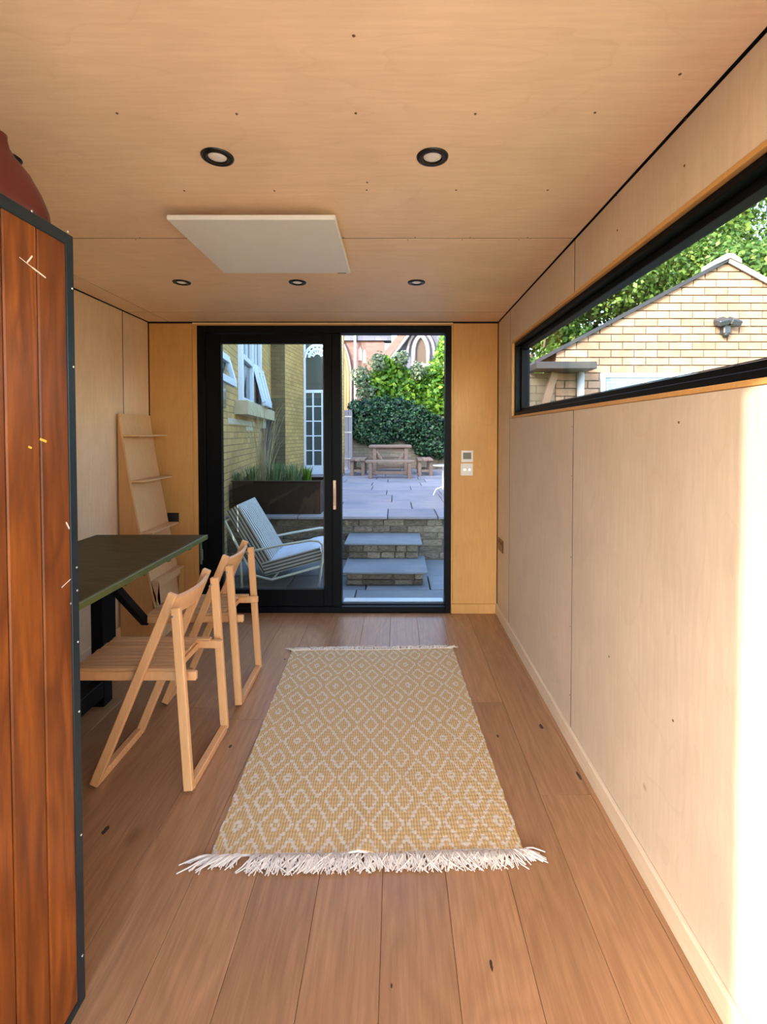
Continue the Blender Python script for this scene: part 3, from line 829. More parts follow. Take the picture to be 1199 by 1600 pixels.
weft = g.math('PINGPONG', g.math('DIVIDE', g.math('ADD', Y_, stag), CY_), 1.0)
nz = g.noise(g.coord(), 60, 4); nb = g.noise(g.coord(), 5, 3)
och = g.mix(nz, (.57,.35,.10), (.80,.55,.22)); wh = g.mix(nz, (.72,.66,.54), (.90,.85,.74))
wp = g.math('GREATER_THAN', ribw, .62)
base = g.mix(g.math('MULTIPLY', wp, .55), och, wh)
colr = g.mix(m_, base, wh)
colr = g.mix(g.math('MULTIPLY', nb, .25), colr, (.60,.42,.20))
hgt = g.math('ADD', g.math('MULTIPLY', rib, 1.0), g.math('MULTIPLY', weft, .5))
g.bsdf(colr, .95, bump=hgt, bstr=.7, bdist=.003, Specular_IOR_Level=.1)
M_rug = g.m
ob = rm_.build('woven_field', M_rug, rg)
uvl = ob.data.uv_layers.new(name='UVMap')
uvv = []
for j in range(NY+1):
    for i in range(NX+1): uvv.append((i/NX*RW - RW/2, j/NY*RL))
uvv = uvv*2
for lp in ob.data.loops: uvl.data[lp.index].uv = uvv[lp.vertex_index]
M_fringe = plain('cotton_fringe', (.70,.64,.57), .95, 0, .12, 60)
def fringe(A, B, outv, L0, nst, seed, gap=None):
    r = random.Random(seed); m = MB()
    for i in range(nst):
        u = (i+.5)/nst
        if gap and gap[0] < u < gap[1] and r.random() < .75: continue
        base_ = A.lerp(B, u) + Vector((r.uniform(-.004,.004), 0, .004))
        sp = (u-.5)*.35
        if u < .13: sp -= .75
        if u > .95: sp += .8
        for s_ in range(4):
            ang = sp + r.gauss(0, .24)
            L = L0*r.uniform(.65, 1.1)
            d = Vector((outv[0]*cos(ang) - outv[1]*sin(ang)*(-1 if outv[1] < 0 else 1), outv[1]*cos(ang), 0))
            d = Vector((sin(ang), outv[1]*cos(ang), 0))
            cv = r.gauss(0, .40); z0 = r.uniform(.003, .012)
            pts_ = []
            for k in range(5):
                t_ = k/4; off = Vector((cos(ang), 0, 0))*cv*L*t_*t_
                pts_.append(base_ + d*L*t_ + off + Vector((0,0, z0*sin(pi*min(1, t_*1.1))*.8 + r.uniform(0,.003) - .0015*t_)))
            for p_ in pts_: p_.z = max(p_.z, .0024)
            m.tube(pts_, [.0020,.0023,.0022,.0021,.0017], 5)
    return m
fringe(Vector((nl.x-.002, nl.y+.002, .002)), Vector((nr_.x+.004, nr_.y+.002, .002)), (0,-1), .066, 150, 3, (.115,.15)).build('fringe', M_fringe, rg, kind='stuff')
fringe(Vector((fl_.x, fl_.y, .002)), Vector((fr_.x, fr_.y, .002)), (0,1), .045, 110, 4).build('fringe', M_fringe, rg, kind='stuff')
for A_, B_ in ((nl, nr_), (fl_, fr_)):
    pts_ = [Vector((A_.x+(B_.x-A_.x)*i/60, A_.y+(B_.y-A_.y)*i/60 + .004*sin(i/60*9), .0045 + (.012*math.exp(-((i/60-.47)/.04)**2) if A_ is nl else 0) + .0008*(i % 2))) for i in range(61)]
    MB().tube(pts_, .0042, 6).build('braided_hem', M_fringe, rg)

# ------------------------------------------------------------------ outside: ground
GZ = -.05     # lower yard
PZ = .43      # upper patio
gr = MB().box((-30, -30, -.6), (30, 40, -.19)).build('ground', M_grass)
tag(gr, 'ground around the buildings', 'ground', kind='structure')
rt = MB().box((-6, -9, -.16), (6, YR-.14, -.03)).build('bounce_terrace', plain('bounce_paving', (.55,.50,.44), .85, 0, .1, 4))  # unseen terrace, added to throw sunlight back into the room
tag(rt, 'unseen pale terrace added behind the garden room to bounce light', 'terrace', kind='structure')
YW = on_z(620, 806, PZ).y      # face of the retaining wall
yd = MB().box((-3.2, YB+.15, -.17), (1.25, YW+.05, GZ-.03)).build('yard', M_mortar)
tag(yd, 'lower paved yard between the sliding door and the retaining wall', 'paving', kind='structure')
rr = random.Random(11)
def slabs(root, x0, x1, y0, y1, z, m, wr_, lr_, th=.03, gap=.006, skip=None):
    y = y0
    while y < y1 - .02:
        l = min(rr.uniform(*lr_), y1 - y)
        if y1 - y - l < .15: l = y1 - y
        x = x0
        while x < x1 - .02:
            w_ = min(rr.uniform(*wr_), x1 - x)
            if x1 - x - w_ < .15: w_ = x1 - x
            dz = rr.uniform(-.002, .002)
            local(MB().box((x+gap, y+gap, z-th), (x+w_-gap, y+l-gap, z+dz), .004), root).build('slab', m, root)
            x += w_
        y += l
slabs(yd, -3.2, 1.25, YB+.19, YW-.006, GZ, M_pave_low, (.5, .9), (.4, .6))
pt = MB().box((-6, YW+.02, -.17), (5.0, 20, PZ-.03)).build('patio', M_mortar)
tag(pt, 'raised sandstone patio above the retaining wall', 'paving', kind='structure')
slabs(pt, -2.9, 2.4, YW-.055, 12.2, PZ, M_pave, (.55, 1.0), (.55, .8), th=.03)

# retaining wall stones
rw = thing('retaining_wall', (0, YW, GZ), 'low weathered stone retaining wall under the patio edge', 'wall', kind='structure')
MB().box((-3.2, .012, 0), (1.25, .05, PZ-GZ-.036)).build('mortar_bed', M_mortar, rw)
stm = []
for k in range(6):
    m = MB().box((-.5,0,-.5), (.5,1,.5), .06)
    r_ = random.Random(k); m.v = [(x+r_.uniform(-.02,.02), y+r_.uniform(-.12,.12), z+r_.uniform(-.05,.05)) for x, y, z in m.v]
    stm.append(m.mesh('stone', M_rubble))
def courses(root, x0, x1, z0, z1, h0, w0, w1, ydep=.03, fy=0.0, side=None):
    z = z0; nC = max(1, round((z1-z0)/h0)); hC = (z1-z0)/nC
    for c in range(nC):
        x = x0
        while x < x1 - .01:
            w_ = min(rr.uniform(w0, w1), x1-x)
            if x1-x-w_ < .05: w_ = x1-x
            o = link('stone', rr.choice(stm), root)
            o.location = (x+w_/2, fy + rr.uniform(-.006,.004), z+hC/2); o.scale = (w_-.012, ydep, hC-.012)
            x += w_
        z += hC
courses(rw, -2.6, 1.2, .003, PZ-GZ-.038, .078, .17, .30)

# garden steps
g0 = on_z(600, 915, GZ); yA = g0.y
zt1 = on_y(600, 894, yA-.03).z
stp = thing('garden_steps', (0, yA, GZ), 'two stone slab steps rising to the patio in front of the wall', 'steps')
xa0, xa1 = on_y(534, 894, yA-.03).x, on_y(669, 894, yA-.03).x
yb = on_z(600, 873, zt1).y
local(MB().box((xa0, yA-.03, zt1-.022), (xa1, yb+.12, zt1), .006), stp).build('tread', M_pave_low, stp)
zt2 = on_y(600, 849, yb-.03).z
xb0, xb1 = on_y(538, 849, yb-.03).x, on_y(660, 849, yb-.03).x
local(MB().box((xb0, yb-.03, zt2-.022), (xb1, YW-.008, zt2), .006), stp).build('tread', M_pave_low, stp)
local(MB().box((xa0+.045, yA+.03, GZ), (xa1-.045, yb+.10, zt1-.023)), stp).build('core', M_mortar, stp)
local(MB().box((xb0+.045, yb+.03, zt1+.001), (xb1-.045, YW-.012, zt2-.023)), stp).build('core', M_mortar, stp)
courses(stp, xa0+.035, xa1-.035, .003, zt1-.024-GZ, .05, .14, .30, ydep=.03, fy=0)
courses(stp, xb0+.035, xb1-.035, zt1+.002-GZ, zt2-.024-GZ, .06, .10, .22, ydep=.03, fy=yb-yA)

# ------------------------------------------------------------------ foliage maker
def leaves(name, m, blobs, n, size, seed, parent=None, flat=None, shell=.65, lab=None):
    r = np.random.default_rng(seed)
    wts = np.array([b_[3]*b_[4]*b_[5] for b_ in blobs])**(2/3); wts /= wts.sum()
    pick = r.choice(len(blobs), n, p=wts); B_ = np.array(blobs)[pick]
    d = r.normal(size=(n,3)); d /= np.linalg.norm(d, axis=1)[:,None]
    rad = shell + (1-shell)*r.random(n)
    rad *= 1 + .12*np.sin(d[:,0]*7+B_[:,0]*3) * np.cos(d[:,2]*6+B_[:,1])
    P = B_[:,:3] + d*rad[:,None]*B_[:,3:6]
    nn = d*.7 + r.normal(size=(n,3))*.55 + np.array([0,-.1,.35]); nn /= np.linalg.norm(nn, axis=1)[:,None]
    t = np.cross(nn, r.normal(size=(n,3))); t /= np.linalg.norm(t, axis=1)[:,None]
    b_ = np.cross(nn, t); s = size*(.6+.8*r.random(n))[:,None]
    V = np.stack([P - t*s*.5, P + b_*s*.33 + nn*s*.05, P + t*s*.55 - nn*s*.12, P - b_*s*.33 + nn*s*.05], 1).reshape(-1,3)
    me = bpy.data.meshes.new(name); me.vertices.add(4*n); me.vertices.foreach_set('co', V.ravel())
    me.loops.add(4*n); me.loops.foreach_set('vertex_index', np.arange(4*n))
    me.polygons.add(n); me.polygons.foreach_set('loop_start', np.arange(0, 4*n, 4)); me.polygons.foreach_set('loop_total', np.full(n, 4))
    me.materials.append(m); me.update(); me.validate()
    return link(name, me, parent, kind='stuff')

# back garden wall and climbers
YG = 12.2
gw = MB().box((-1.25, YG, PZ-.05), (5, YG+.22, PZ+1.35)).build('garden_wall', M_lowbrick)
tag(gw, 'old brick garden wall behind the picnic benches', 'wall', kind='structure')
def wx(px): return on_y(px, 678, YG-.2).x
def wz_(py): return on_y(620, py, YG-.2).z
iv = thing('ivy_hedge', (0, YG-.05, PZ), 'dense dark green ivy mass over the garden wall behind the benches', 'ivy')
off = lambda bl: [(a, b_-iv.location.y, c-iv.location.z, d, e_, f_) for a, b_, c, d, e_, f_ in bl]
bl = []
for px, py, rx, rz in ((575,650,28,28),(566,668,20,24),(605,655,35,34),(640,660,36,34),(675,672,34,28),(700,684,32,26),(598,640,24,22),(665,698,20,16),(690,698,22,20),(725,680,35,35),(556,638,13,14),(590,682,28,16),(622,640,22,20)):
    bl.append((wx(px), YG-.12, wz_(py), rx*YG/F, .30, rz*YG/F))
leaves('foliage', M_ivy, off(bl), 22000, .075, 1, iv)
for px in (652, 585, 683):
    st_ = MB(); st_.tube([(wx(px), -.1, 0), (wx(px)+.03, -.12, .35), (wx(px)-.02, -.08, .8), (wx(px)+.05, -.02, 1.3)], [.03,.027,.024,.02], 8); st_.build('stem', M_bark, iv)
sb_ = thing('shrub', (wx(620), YG+.9, PZ), 'sunlit bright green leafy shrub rising above the ivy', 'shrub')
off2 = lambda bl, o: [(a-o.location.x, b_-o.location.y, c-o.location.z, d, e_, f_) for a, b_, c, d, e_, f_ in bl]
bl = [(wx(px), YG+.75, wz_(py), rx*YG/F, .5, rz*YG/F) for px, py, rx, rz in ((600,578,24,30),(618,568,20,22),(625,600,36,34),(648,592,24,26),(592,604,26,26),(575,596,16,18),(640,622,40,28),(602,556,8,10),(670,640,34,24))]
leaves('foliage', M_bright, off2(bl, sb_), 8000, .13, 2, sb_, shell=.3)
MB().tube([(0,0,0),(.05,0,1.0),(.0,0,2.2)], [.05,.04,.02], 8).build('stem', M_bark, sb_)
s2 = thing('shrub', (wx(585), YG+.5, PZ), 'thin silvery climber in front of the arched church window', 'shrub')
bl = [(wx(px), YG+.35, wz_(py), rx*YG/F, .3, rz*YG/F) for px, py, rx, rz in ((562,585,18,22),(570,610,18,18),(590,560,18,18),(628,555,14,16),(655,575,14,16))]
leaves('foliage', M_greyleaf, off2(bl, s2), 2600, .085, 3, s2, shell=.1)
MB().tube([(-.2,0,0),(-.15,0,1.2),(-.2,0,2.4)], [.03,.025,.015], 8).build('stem', M_bark, s2)
s3 = thing('tree', (wx(700), YG+1.3, PZ), 'yellow green sunlit tree at the right of the door opening', 'tree')
bl = [(wx(px), YG+1.0, wz_(py), rx*YG/F, .7, rz*YG/F) for px, py, rx, rz in ((690,590,34,40),(705,560,26,40),(672,610,26,28),(700,630,36,30),(725,600,40,60),(680,645,18,16),(712,520,20,30))]
leaves('foliage', M_bright, off2(bl, s3), 10000, .12, 4, s3, shell=.35)
MB().tube([(.3,0,0),(.3,0,1.2),(.25,0,3.0)], [.08,.07,.03], 8).build('trunk', M_bark, s3)

# grey boarded gate left of the ivy
gx0, gx1 = on_y(519, 700, YG-.35).x, on_y(551, 700, YG-.35).x
gt = thing('garden_gate', (gx0, YG-.35, PZ), 'grey weathered boarded gate left of the ivy', 'gate')
gh = on_y(540, 640, YG-.35).z - PZ; nb = 5; bw_ = (gx1-gx0)/nb
for k in range(nb): MB().box((k*bw_+.004, 0, 0), ((k+1)*bw_-.004, .025, gh-.01*(k % 2)), .003).build('board', M_gate, gt)
for zz in (.28, .98, 1.4): MB().box((.02, -.012, zz*gh/1.6), (gx1-gx0-.02, -.0005, zz*gh/1.6+.03), .002).build('hinge_strap', M_alu, gt)
gw2 = MB().box((gx0-.35, YG-.3, PZ-.02), (gx0-.01, YG+.2, PZ+1.6)).build('gate_pier', M_lowbrick); tag(gw2, 'brick pier left of the grey gate', 'pier', kind='structure')

# ------------------------------------------------------------------ picnic table and benches
def bench(cx, cy, L, D, Hb, rz, lab):
    t = thing('garden_bench', (cx, cy, PZ), lab, 'bench', 'weathered benches round the patio table', rz=rz)
    nbd = 3
    for k in range(nbd): MB().box((-L/2, -D/2+k*D/nbd+.004, Hb-.04), (L/2, -D/2+(k+1)*D/nbd-.004, Hb), .004).build('board', M_weather, t)
    for sx_ in (-1, 1):
        for sy in (-1, 1): MB().box((sx_*(L/2-.10)-.035, sy*(D/2-.05)-.035, 0), (sx_*(L/2-.10)+.035, sy*(D/2-.05)+.035, Hb-.041), .004).build('leg', M_weather, t)
        MB().box((sx_*(L/2-.10)-.02, -D/2+.09, .08), (sx_*(L/2-.10)+.02, D/2-.09, .13), .003).build('end_rail', M_weather, t)
    MB().box((-L/2+.136, -.02, .08), (L/2-.136, .02, .14), .003).build('stretcher', M_weather, t)
    return t
bf = on_z(610, 748, PZ); BY = bf.y
Lb = (on_y(648, 722, BY).x - on_y(571, 722, BY).x); Hb = on_y(610, 720, BY).z - PZ
bcx = (on_y(648, 722, BY).x + on_y(571, 722, BY).x)/2
bench(bcx, BY+.15, Lb, .34, Hb, 0, 'weathered wooden bench in front of the patio table')
ty = BY + 1.05
bench(on_y(565, 720, ty).x-.06, ty, Lb*.95, .34, Hb, pi/2, 'weathered wooden bench at the left end of the patio table')
bench(on_y(665, 720, ty-.1).x-.02, ty, Lb*.95, .34, Hb, pi/2, 'weathered wooden bench at the right end of the patio table')
bench(bcx, ty+.95, Lb, .34, Hb, 0, 'weathered wooden bench on the far side of the patio table')
TH = on_y(610, 696, ty-.3).z - PZ
Lt = (on_y(642, 700, ty-.4).x - on_y(575, 700, ty-.4).x)
pt_ = thing('patio_table', (bcx, ty, PZ), 'square weathered wooden table between the patio benches', 'table')
for k in range(6): MB().box((-Lt/2, -.42+k*.14+.004, TH-.045), (Lt/2, -.42+(k+1)*.14-.004, TH), .004).build('board', M_weather, pt_)
for sx_ in (-1, 1):
    for sy in (-1, 1): MB().box((sx_*(Lt/2-.12)-.04, sy*.34-.04, 0), (sx_*(Lt/2-.12)+.04, sy*.34+.04, TH-.046), .004).build('leg', M_weather, pt_)
    m = MB().bar((sx_*(Lt/2-.16), -.34, TH-.12), (sx_*(Lt/2-.36), -.34, .22), .04, .05, .003, up=(0,1,0)); m.build('brace', M_weather, pt_)
MB().box((-Lt/2+.17, -.33, TH-.13), (Lt/2-.17, -.31, TH-.05), .003).build('apron', M_weather, pt_)
MB().box((-Lt/2+.17, -.02, .16), (Lt/2-.17, .02, .22), .003).build('stretcher', M_weather, pt_)

# white side table at the right of the opening
sp = on_z(693, 776, PZ)
wt = thing('bistro_table', (sp.x+.0, sp.y+.05, PZ), 'small round white metal table at the right edge of the patio', 'table')
th_ = on_y(690, 727, sp.y).z - PZ
MB().lathe([(0,th_),(.145,th_),(.15,th_-.006),(.145,th_-.014),(0,th_-.014)], 32).build('table_top', M_white, wt)
MB().tube([(0,0,.10),(0,0,th_-.014)], .014, 12).build('pole', M_white, wt)
for k in range(3):
    a = 2*pi*k/3 + pi*.95; MB().tube([(0,0,.14),(.10*cos(a),.10*sin(a),.10),(.14*cos(a),.14*sin(a),.012)], .009, 8).build('leg', M_white, wt)

# ------------------------------------------------------------------ yellow brick house on the left
sF = .9348
def wallseg(name_parent, p0, p1, z0, z1, th, m, name='wall'):
    """vertical wall from p0 to p1 (front face on the right hand when walking p0->p1), built with thickness away"""
    a = Vector((p0[0], p0[1], 0)); b_ = Vector((p1[0], p1[1], 0)); d = (b_-a).normalized(); nrm = Vector((-d.y, d.x, 0))  # left of travel
    mb = MB()
    c_ = [a, b_, b_+nrm*th, a+nrm*th]
    vs = [(p_.x, p_.y, z0) for p_ in c_] + [(p_.x, p_.y, z1) for p_ in c_]
    mb.add(vs, [(0,3,2,1),(4,5,6,7),(0,1,5,4),(1,2,6,5),(2,3,7,6),(3,0,4,7)])
    return local(mb, name_parent).build(name, m, name_parent)
hs = thing('brick_house', (-2.5, 8, 0), 'yellow stock brick house along the left of the yard', 'house')
HH = 3.46
dA_ = Vector((-.1446, 1, 0)).normalized()
cA = on_y(424, 678, 10*sF); cA.z = 0          # far corner of facade A
sA = cA - dA_*5.3
cB = on_y(446, 678, 10*sF); cB.z = 0
cC = on_y(475, 678, 11.3*sF); cC.z = 0
YD = cC.y
wallseg(hs, sA, cA, GZ-.1, HH, .25, M_yellow, 'facade')
wallseg(hs, (cA.x-.24, cA.y), (cB.x, cB.y), GZ-.1, HH, .25, M_yellow_dk, 'dark_pier')
wallseg(hs, (cB.x, cB.y+.001), (cC.x, cC.y), GZ-.1, HH, .25, M_yellow, 'facade')
wallseg(hs, (cC.x-.25, YD+.001), (on_y(522, 678, YD).x, YD+.001), GZ-.1, PZ, .25, M_yellow, 'plinth')
wallseg(hs, (on_y(519, 678, YD).x, YD+.001), (on_y(519, 678, YD).x+.25, YD+.001), PZ, HH+1, .25, M_yellow, 'facade')
wallseg(hs, (cC.x-.25, YD+.001), (on_y(518.5, 678, YD).x, YD+.001), 3.62, HH+1, .25, M_yellow, 'facade')
wallseg(hs, (-1.948, 3.62), (sA.x-.01, sA.y), GZ-.1, HH, .2, M_yellow, 'facade')  # unseen filler wall, added to stop sun slipping between house and room
rf = MB().prism([(-8, HH), (cB.x+.05, HH), (cB.x+.05, HH+.08), (-8, HH+.08)], sA.y-.1, cA.y+1.2)
local(rf, hs).build('flat_roof', M_slate, hs)
# facade A, measured along its own line
def onA(px, py=678):
    d = ray(px, py); # intersect with vertical plane through cA along dA_
    nrm = Vector((dA_.y, -dA_.x, 0)); k = (cA - Vector((0,0,CZ))).dot(nrm) / d.dot(nrm)
    return Vector((0,0,CZ)) + d*k
nA = Vector((dA_.y, -dA_.x, 0)).normalized()
def barA(root, a, b_, w_, h_, name, m, out=.02, c=.002, par=None):
    mb = MB().bar(a+nA*out, b_+nA*out, w_, h_, c, up=nA if abs((b_-a).normalized().z) > .5 else (0,0,1))
    return local(mb, root).build(name, m, par or root)
def partA(mb, name, m, par=None, **k): return local(mb, hs).build(name, m, par or hs, **k)
def mbarA(mb, a, b_, w_, h_, out=.02, c=.003):
    return mb.bar(a+nA*out, b_+nA*out, w_, h_, c, up=nA if abs((b_-a).normalized().z) > .5 else (0,0,1))
w1, w2 = onA(374), onA(404)
wz0 = onA(372, 634).z + .05; wz1 = 3.1
def V3(p_, z): return Vector((p_.x, p_.y, z))
along = (w2-w1); along.z = 0; Lw = along.length; along.normalize()
zmid = onA(385, 566).z
mb = MB()
for s_ in (0, .5, 1): mbarA(mb, V3(w1+along*Lw*s_, wz0), V3(w1+along*Lw*s_, wz1), .10, .07, .02)
for z in (wz0+.03, zmid, wz1-.03): mbarA(mb, V3(w1, z), V3(w2, z), .06, .07, .025)
for s_ in (.25, .75): mbarA(mb, V3(w1+along*Lw*s_, zmid), V3(w1+along*Lw*s_, wz1), .05, .035, .02)
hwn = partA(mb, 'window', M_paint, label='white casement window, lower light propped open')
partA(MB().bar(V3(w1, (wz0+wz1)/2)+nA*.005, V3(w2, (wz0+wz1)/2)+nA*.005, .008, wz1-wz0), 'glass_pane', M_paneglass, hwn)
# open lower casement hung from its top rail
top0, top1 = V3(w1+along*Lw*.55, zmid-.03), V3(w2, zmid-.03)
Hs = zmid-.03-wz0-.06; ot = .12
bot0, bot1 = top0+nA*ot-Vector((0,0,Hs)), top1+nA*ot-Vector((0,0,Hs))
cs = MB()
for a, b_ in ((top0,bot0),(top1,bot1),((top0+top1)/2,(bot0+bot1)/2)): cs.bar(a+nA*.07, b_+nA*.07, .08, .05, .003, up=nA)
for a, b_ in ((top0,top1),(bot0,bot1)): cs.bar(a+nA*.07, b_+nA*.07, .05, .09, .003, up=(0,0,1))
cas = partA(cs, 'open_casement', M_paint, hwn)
partA(MB().add([tuple(p_+nA*.07) for p_ in (top0,top1,bot1,bot0)]+[tuple(p_+nA*.076) for p_ in (top0,top1,bot1,bot0)], [(0,1,2,3),(7,6,5,4),(0,4,5,1),(1,5,6,2),(2,6,7,3),(3,7,4,0)]), 'casement_glass', plain('sky_lit_glass', (.30,.36,.42), .08), hwn)
sillm = MB().bar(V3(w1-along*.3, wz0-.08)+nA*.05, V3(w2+along*.9, wz0-.08)+nA*.05, .22, .17, .004); partA(sillm, 'window_sill', plain('sill_stone', (.46,.40,.26), .85, 0, .15, 10, .4), hwn)
# second casement at the left edge of the glass
o1 = onA(353)
za = onA(352, 580).z
q0 = V3(o1-along*.75, za+.12); q1_ = V3(o1-along*.02, za+.12)
r0, r1 = q0+nA*.07-Vector((0,0,.26)), q1_+nA*.07-Vector((0,0,.26))
cs = MB()
for a, b_ in ((q0,r0),(q1_,r1)): cs.bar(a+nA*.03, b_+nA*.03, .06, .05, .003, up=nA)
for a, b_ in ((q0,q1_),(r0,r1)): cs.bar(a+nA*.03, b_+nA*.03, .05, .07, .003)
w_2 = partA(cs, 'window', M_paint, label='smaller white casement, propped open')
partA(MB().bar(V3(o1-along*.75, za-.1)+nA*.005, V3(o1-along*.02, za-.1)+nA*.005, .01, .6), 'glass_pane', M_paneglass, w_2)
# faded white paint on the brick
M_wash = plain('faded_whitewash', (.50,.47,.36), .9, 0, .35, 25)
for (xa, xb, ya_, yb_) in ((356,398,656,665),(384,396,667,673)):
    a, b_ = onA(xa, (ya_+yb_)/2), onA(xb, (ya_+yb_)/2); hgt_ = abs(onA(xa, ya_).z-onA(xa, yb_).z)
    partA(MB().bar(V3(a, (a.z+b_.z)/2)+nA*.003, V3(b_, (a.z+b_.z)/2)+nA*.003, .004, hgt_), 'paint_band', M_wash)
lp = onA(407, 659)
ln = thing('wall_lantern', tuple(lp), 'small square lantern on the yellow house under the window sill', 'lantern')
MB().box((-.07,-.07,-.11), (.07,.09,.10), .01).build('lamp_body', plain('lantern_glass', (.45,.50,.36), .3), ln)
MB().box((-.085,-.085,.10), (.085,.10,.125), .005).build('cap', M_gutter, ln)
MB().box((-.04,-.04,-.15), (.04,.06,-.11), .005).build('bracket', M_gutter, ln)
# dark arched doorway
p0, p1 = onA(408), onA(423.5); al = (p1-p0); al.z = 0; LL = al.length; al.normalize()
zc = onA(415, 688).z; r = LL/2
outp = [(0, PZ), (LL, PZ), (LL, zc)] + [(r+r*cos(pi*k/10), zc+ r*.9*sin(pi*k/10)) for k in range(1,10)] + [(0, zc)]
M4 = Matrix(((al.x, -nA.x, 0, p0.x+nA.x*.012), (al.y, -nA.y, 0, p0.y+nA.y*.012), (0,0,1,0), (0,0,0,1)))
adr = partA(MB().prism(outp, -.004, .01, M4), 'arched_door', plain('dark_arch', (.012,.013,.022), .6), label='dark arched door')
nfr = MB()
for k in range(9):
    a0_, a1_ = (r+r*cos(pi*k/9), zc+r*.9*sin(pi*k/9)), (r+r*cos(pi*(k+1)/9), zc+r*.9*sin(pi*(k+1)/9))
    A_ = M4 @ Vector((a0_[0], -.02, a0_[1])); B_ = M4 @ Vector((a1_[0], -.02, a1_[1])); nfr.bar(A_, B_, .05, .05, .003, up=nA)
partA(nfr, 'arch_moulding', M_yellow_dk, adr)
# tall glazed door with fanlight
fx0, fx1 = on_y(475.5, 700, YD).x, on_y(518, 700, YD).x
fw = fx1-fx0; zt = on_y(490, 612, YD).z-PZ; zb2 = on_y(490, 727, YD).z-PZ; ztop2 = 3.62-PZ
MF = Matrix.Translation((fx0, YD, PZ))
def fbx(mb, lo, hi, c=.002): return mb.box(lo, hi, c, MF)
fm = MB()
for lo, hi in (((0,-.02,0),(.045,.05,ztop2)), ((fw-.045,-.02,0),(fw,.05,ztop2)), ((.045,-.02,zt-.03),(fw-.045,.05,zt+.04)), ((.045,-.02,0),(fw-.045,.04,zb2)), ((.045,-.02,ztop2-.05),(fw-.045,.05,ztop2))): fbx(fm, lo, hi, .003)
fdr = partA(fm, 'french_door', M_paint, label='tall white glazed door with fanlight')
npx = 3
for k in range(1, npx): x_ = fw*k/npx; partA(fbx(MB(), (x_-.018,-.012,zb2),(x_+.018,.03,zt-.03)), 'glazing_bar', M_paint, fdr)
for k in range(1, 5):
    z_ = zb2 + (zt-zb2)*k/5; partA(fbx(MB(), (.045,-.010,z_-.013),(fw-.045,.028,z_+.013)), 'glazing_bar', M_paint, fdr)
partA(MB().box((.045,.005,zb2),(fw-.045,.012,ztop2-.05),0,MF), 'glass_pane', M_paneglass, fdr)
zf = zt+.75; of_ = Vector((fx0, YD, PZ))
for rad in (fw*.45, fw*.30):
    partA(MB().tube([of_+Vector((fw/2+rad*cos(pi*k/16), -.005, zf+rad*sin(pi*k/16))) for k in range(17)], .035, 6), 'fanlight_arc', M_paint, fdr)
for k in range(1, 8):
    a = pi*k/8; partA(MB().tube([of_+Vector((fw/2+fw*.12*cos(a), -.005, zf+fw*.12*sin(a))), of_+Vector((fw/2+fw*.46*cos(a), -.005, zf+fw*.46*sin(a)))], .022, 6), 'fanlight_bar', M_paint, fdr)

# ------------------------------------------------------------------ planter with grasses
plx0, plx1 = on_y(363, 780, YW+.1).x, on_y(501, 780, YW+.1).x
pz1 = on_y(430, 753, YW+.1).z - PZ
pl = thing('planter', ((plx0+plx1)/2, YW+.35, PZ), 'long dark rusty steel planter on the patio edge', 'planter')
hwp = (plx1-plx0)/2
pm = MB().box((-hwp,-.25,0),(hwp,-.235,pz1),.003).box((-hwp,.235,0),(hwp,.25,pz1),.003).box((-hwp,-.235,0),(-hwp+.015,.235,pz1),.003).box((hwp-.015,-.235,0),(hwp,.235,pz1),.003)
pm.build('trough', M_planter, pl)
MB().box((-hwp-.01,-.265,pz1),(hwp+.01,-.225,pz1+.012),.002).box((-hwp-.01,.225,pz1),(hwp+.01,.265,pz1+.012),.002).build('rim', M_planter, pl)
MB().box((-hwp+.016,-.234,.02),(hwp-.016,.234,pz1-.03)).build('soil', M_soil, pl)
def tuft(px, h_, n_, sprd, m, lab, seed, r0=.0035, lean=.0):
    r = random.Random(seed); X0 = on_y(px, 740, YW+.35).x
    t = thing('grass_clump', (X0, YW+.35, PZ+pz1-.03), lab, 'plant', None); mb = MB()
    for k in range(n_):
        a = r.uniform(0, 2*pi); L = h_*r.uniform(.5, 1.05); o = r.uniform(0, sprd*.35)
        b0 = Vector((o*cos(a)*1.2, max(-.15, min(.15, o*sin(a))), 0)); out_ = Vector((cos(a), sin(a)*.6, 0))*L*r.uniform(.05,.5) + Vector((lean*L, 0, 0))
        pts_ = [b0, b0+out_*.2+Vector((0,0,L*.45)), b0+out_*.55+Vector((0,0,L*.8)), b0+out_+Vector((0,0,L*.95))]
        w_ = r0*r.uniform(.7,1.3); side = Vector((cos(a+1.3), sin(a+1.3), 0))
        vs = []
        for i, p_ in enumerate(pts_):
            ww = w_*(1, 1.1, .7, .15)[i]; vs += [tuple(p_-side*ww), tuple(p_+side*ww)]
        mb.add(vs, [(0,1,3,2),(2,3,5,4),(4,5,7,6)])
    mb.build('blades', m, t, kind='stuff')
tuft(412, 1.0, 90, .25, plain('dry_grass', (.42,.36,.22), .9), 'tall dry grass stems leaning in the middle of the planter', 1, .0022)
tuft(395, .22, 120, .28, M_blade, 'low bushy grass at the left of the planter', 2, .004)
tuft(430, .26, 160, .30, M_blade, 'blue green grass tuft behind the dry stems', 3, .004)
tuft(458, .24, 150, .26, M_blade, 'green grass tuft right of the dry stems', 4, .004)
tuft(480, .20, 60, .14, M_bright, 'bright lime green plant at the right end of the planter', 5, .006)
tuft(372, .14, 60, .16, M_blade, 'small grass tuft at the far left end of the planter', 6, .004)

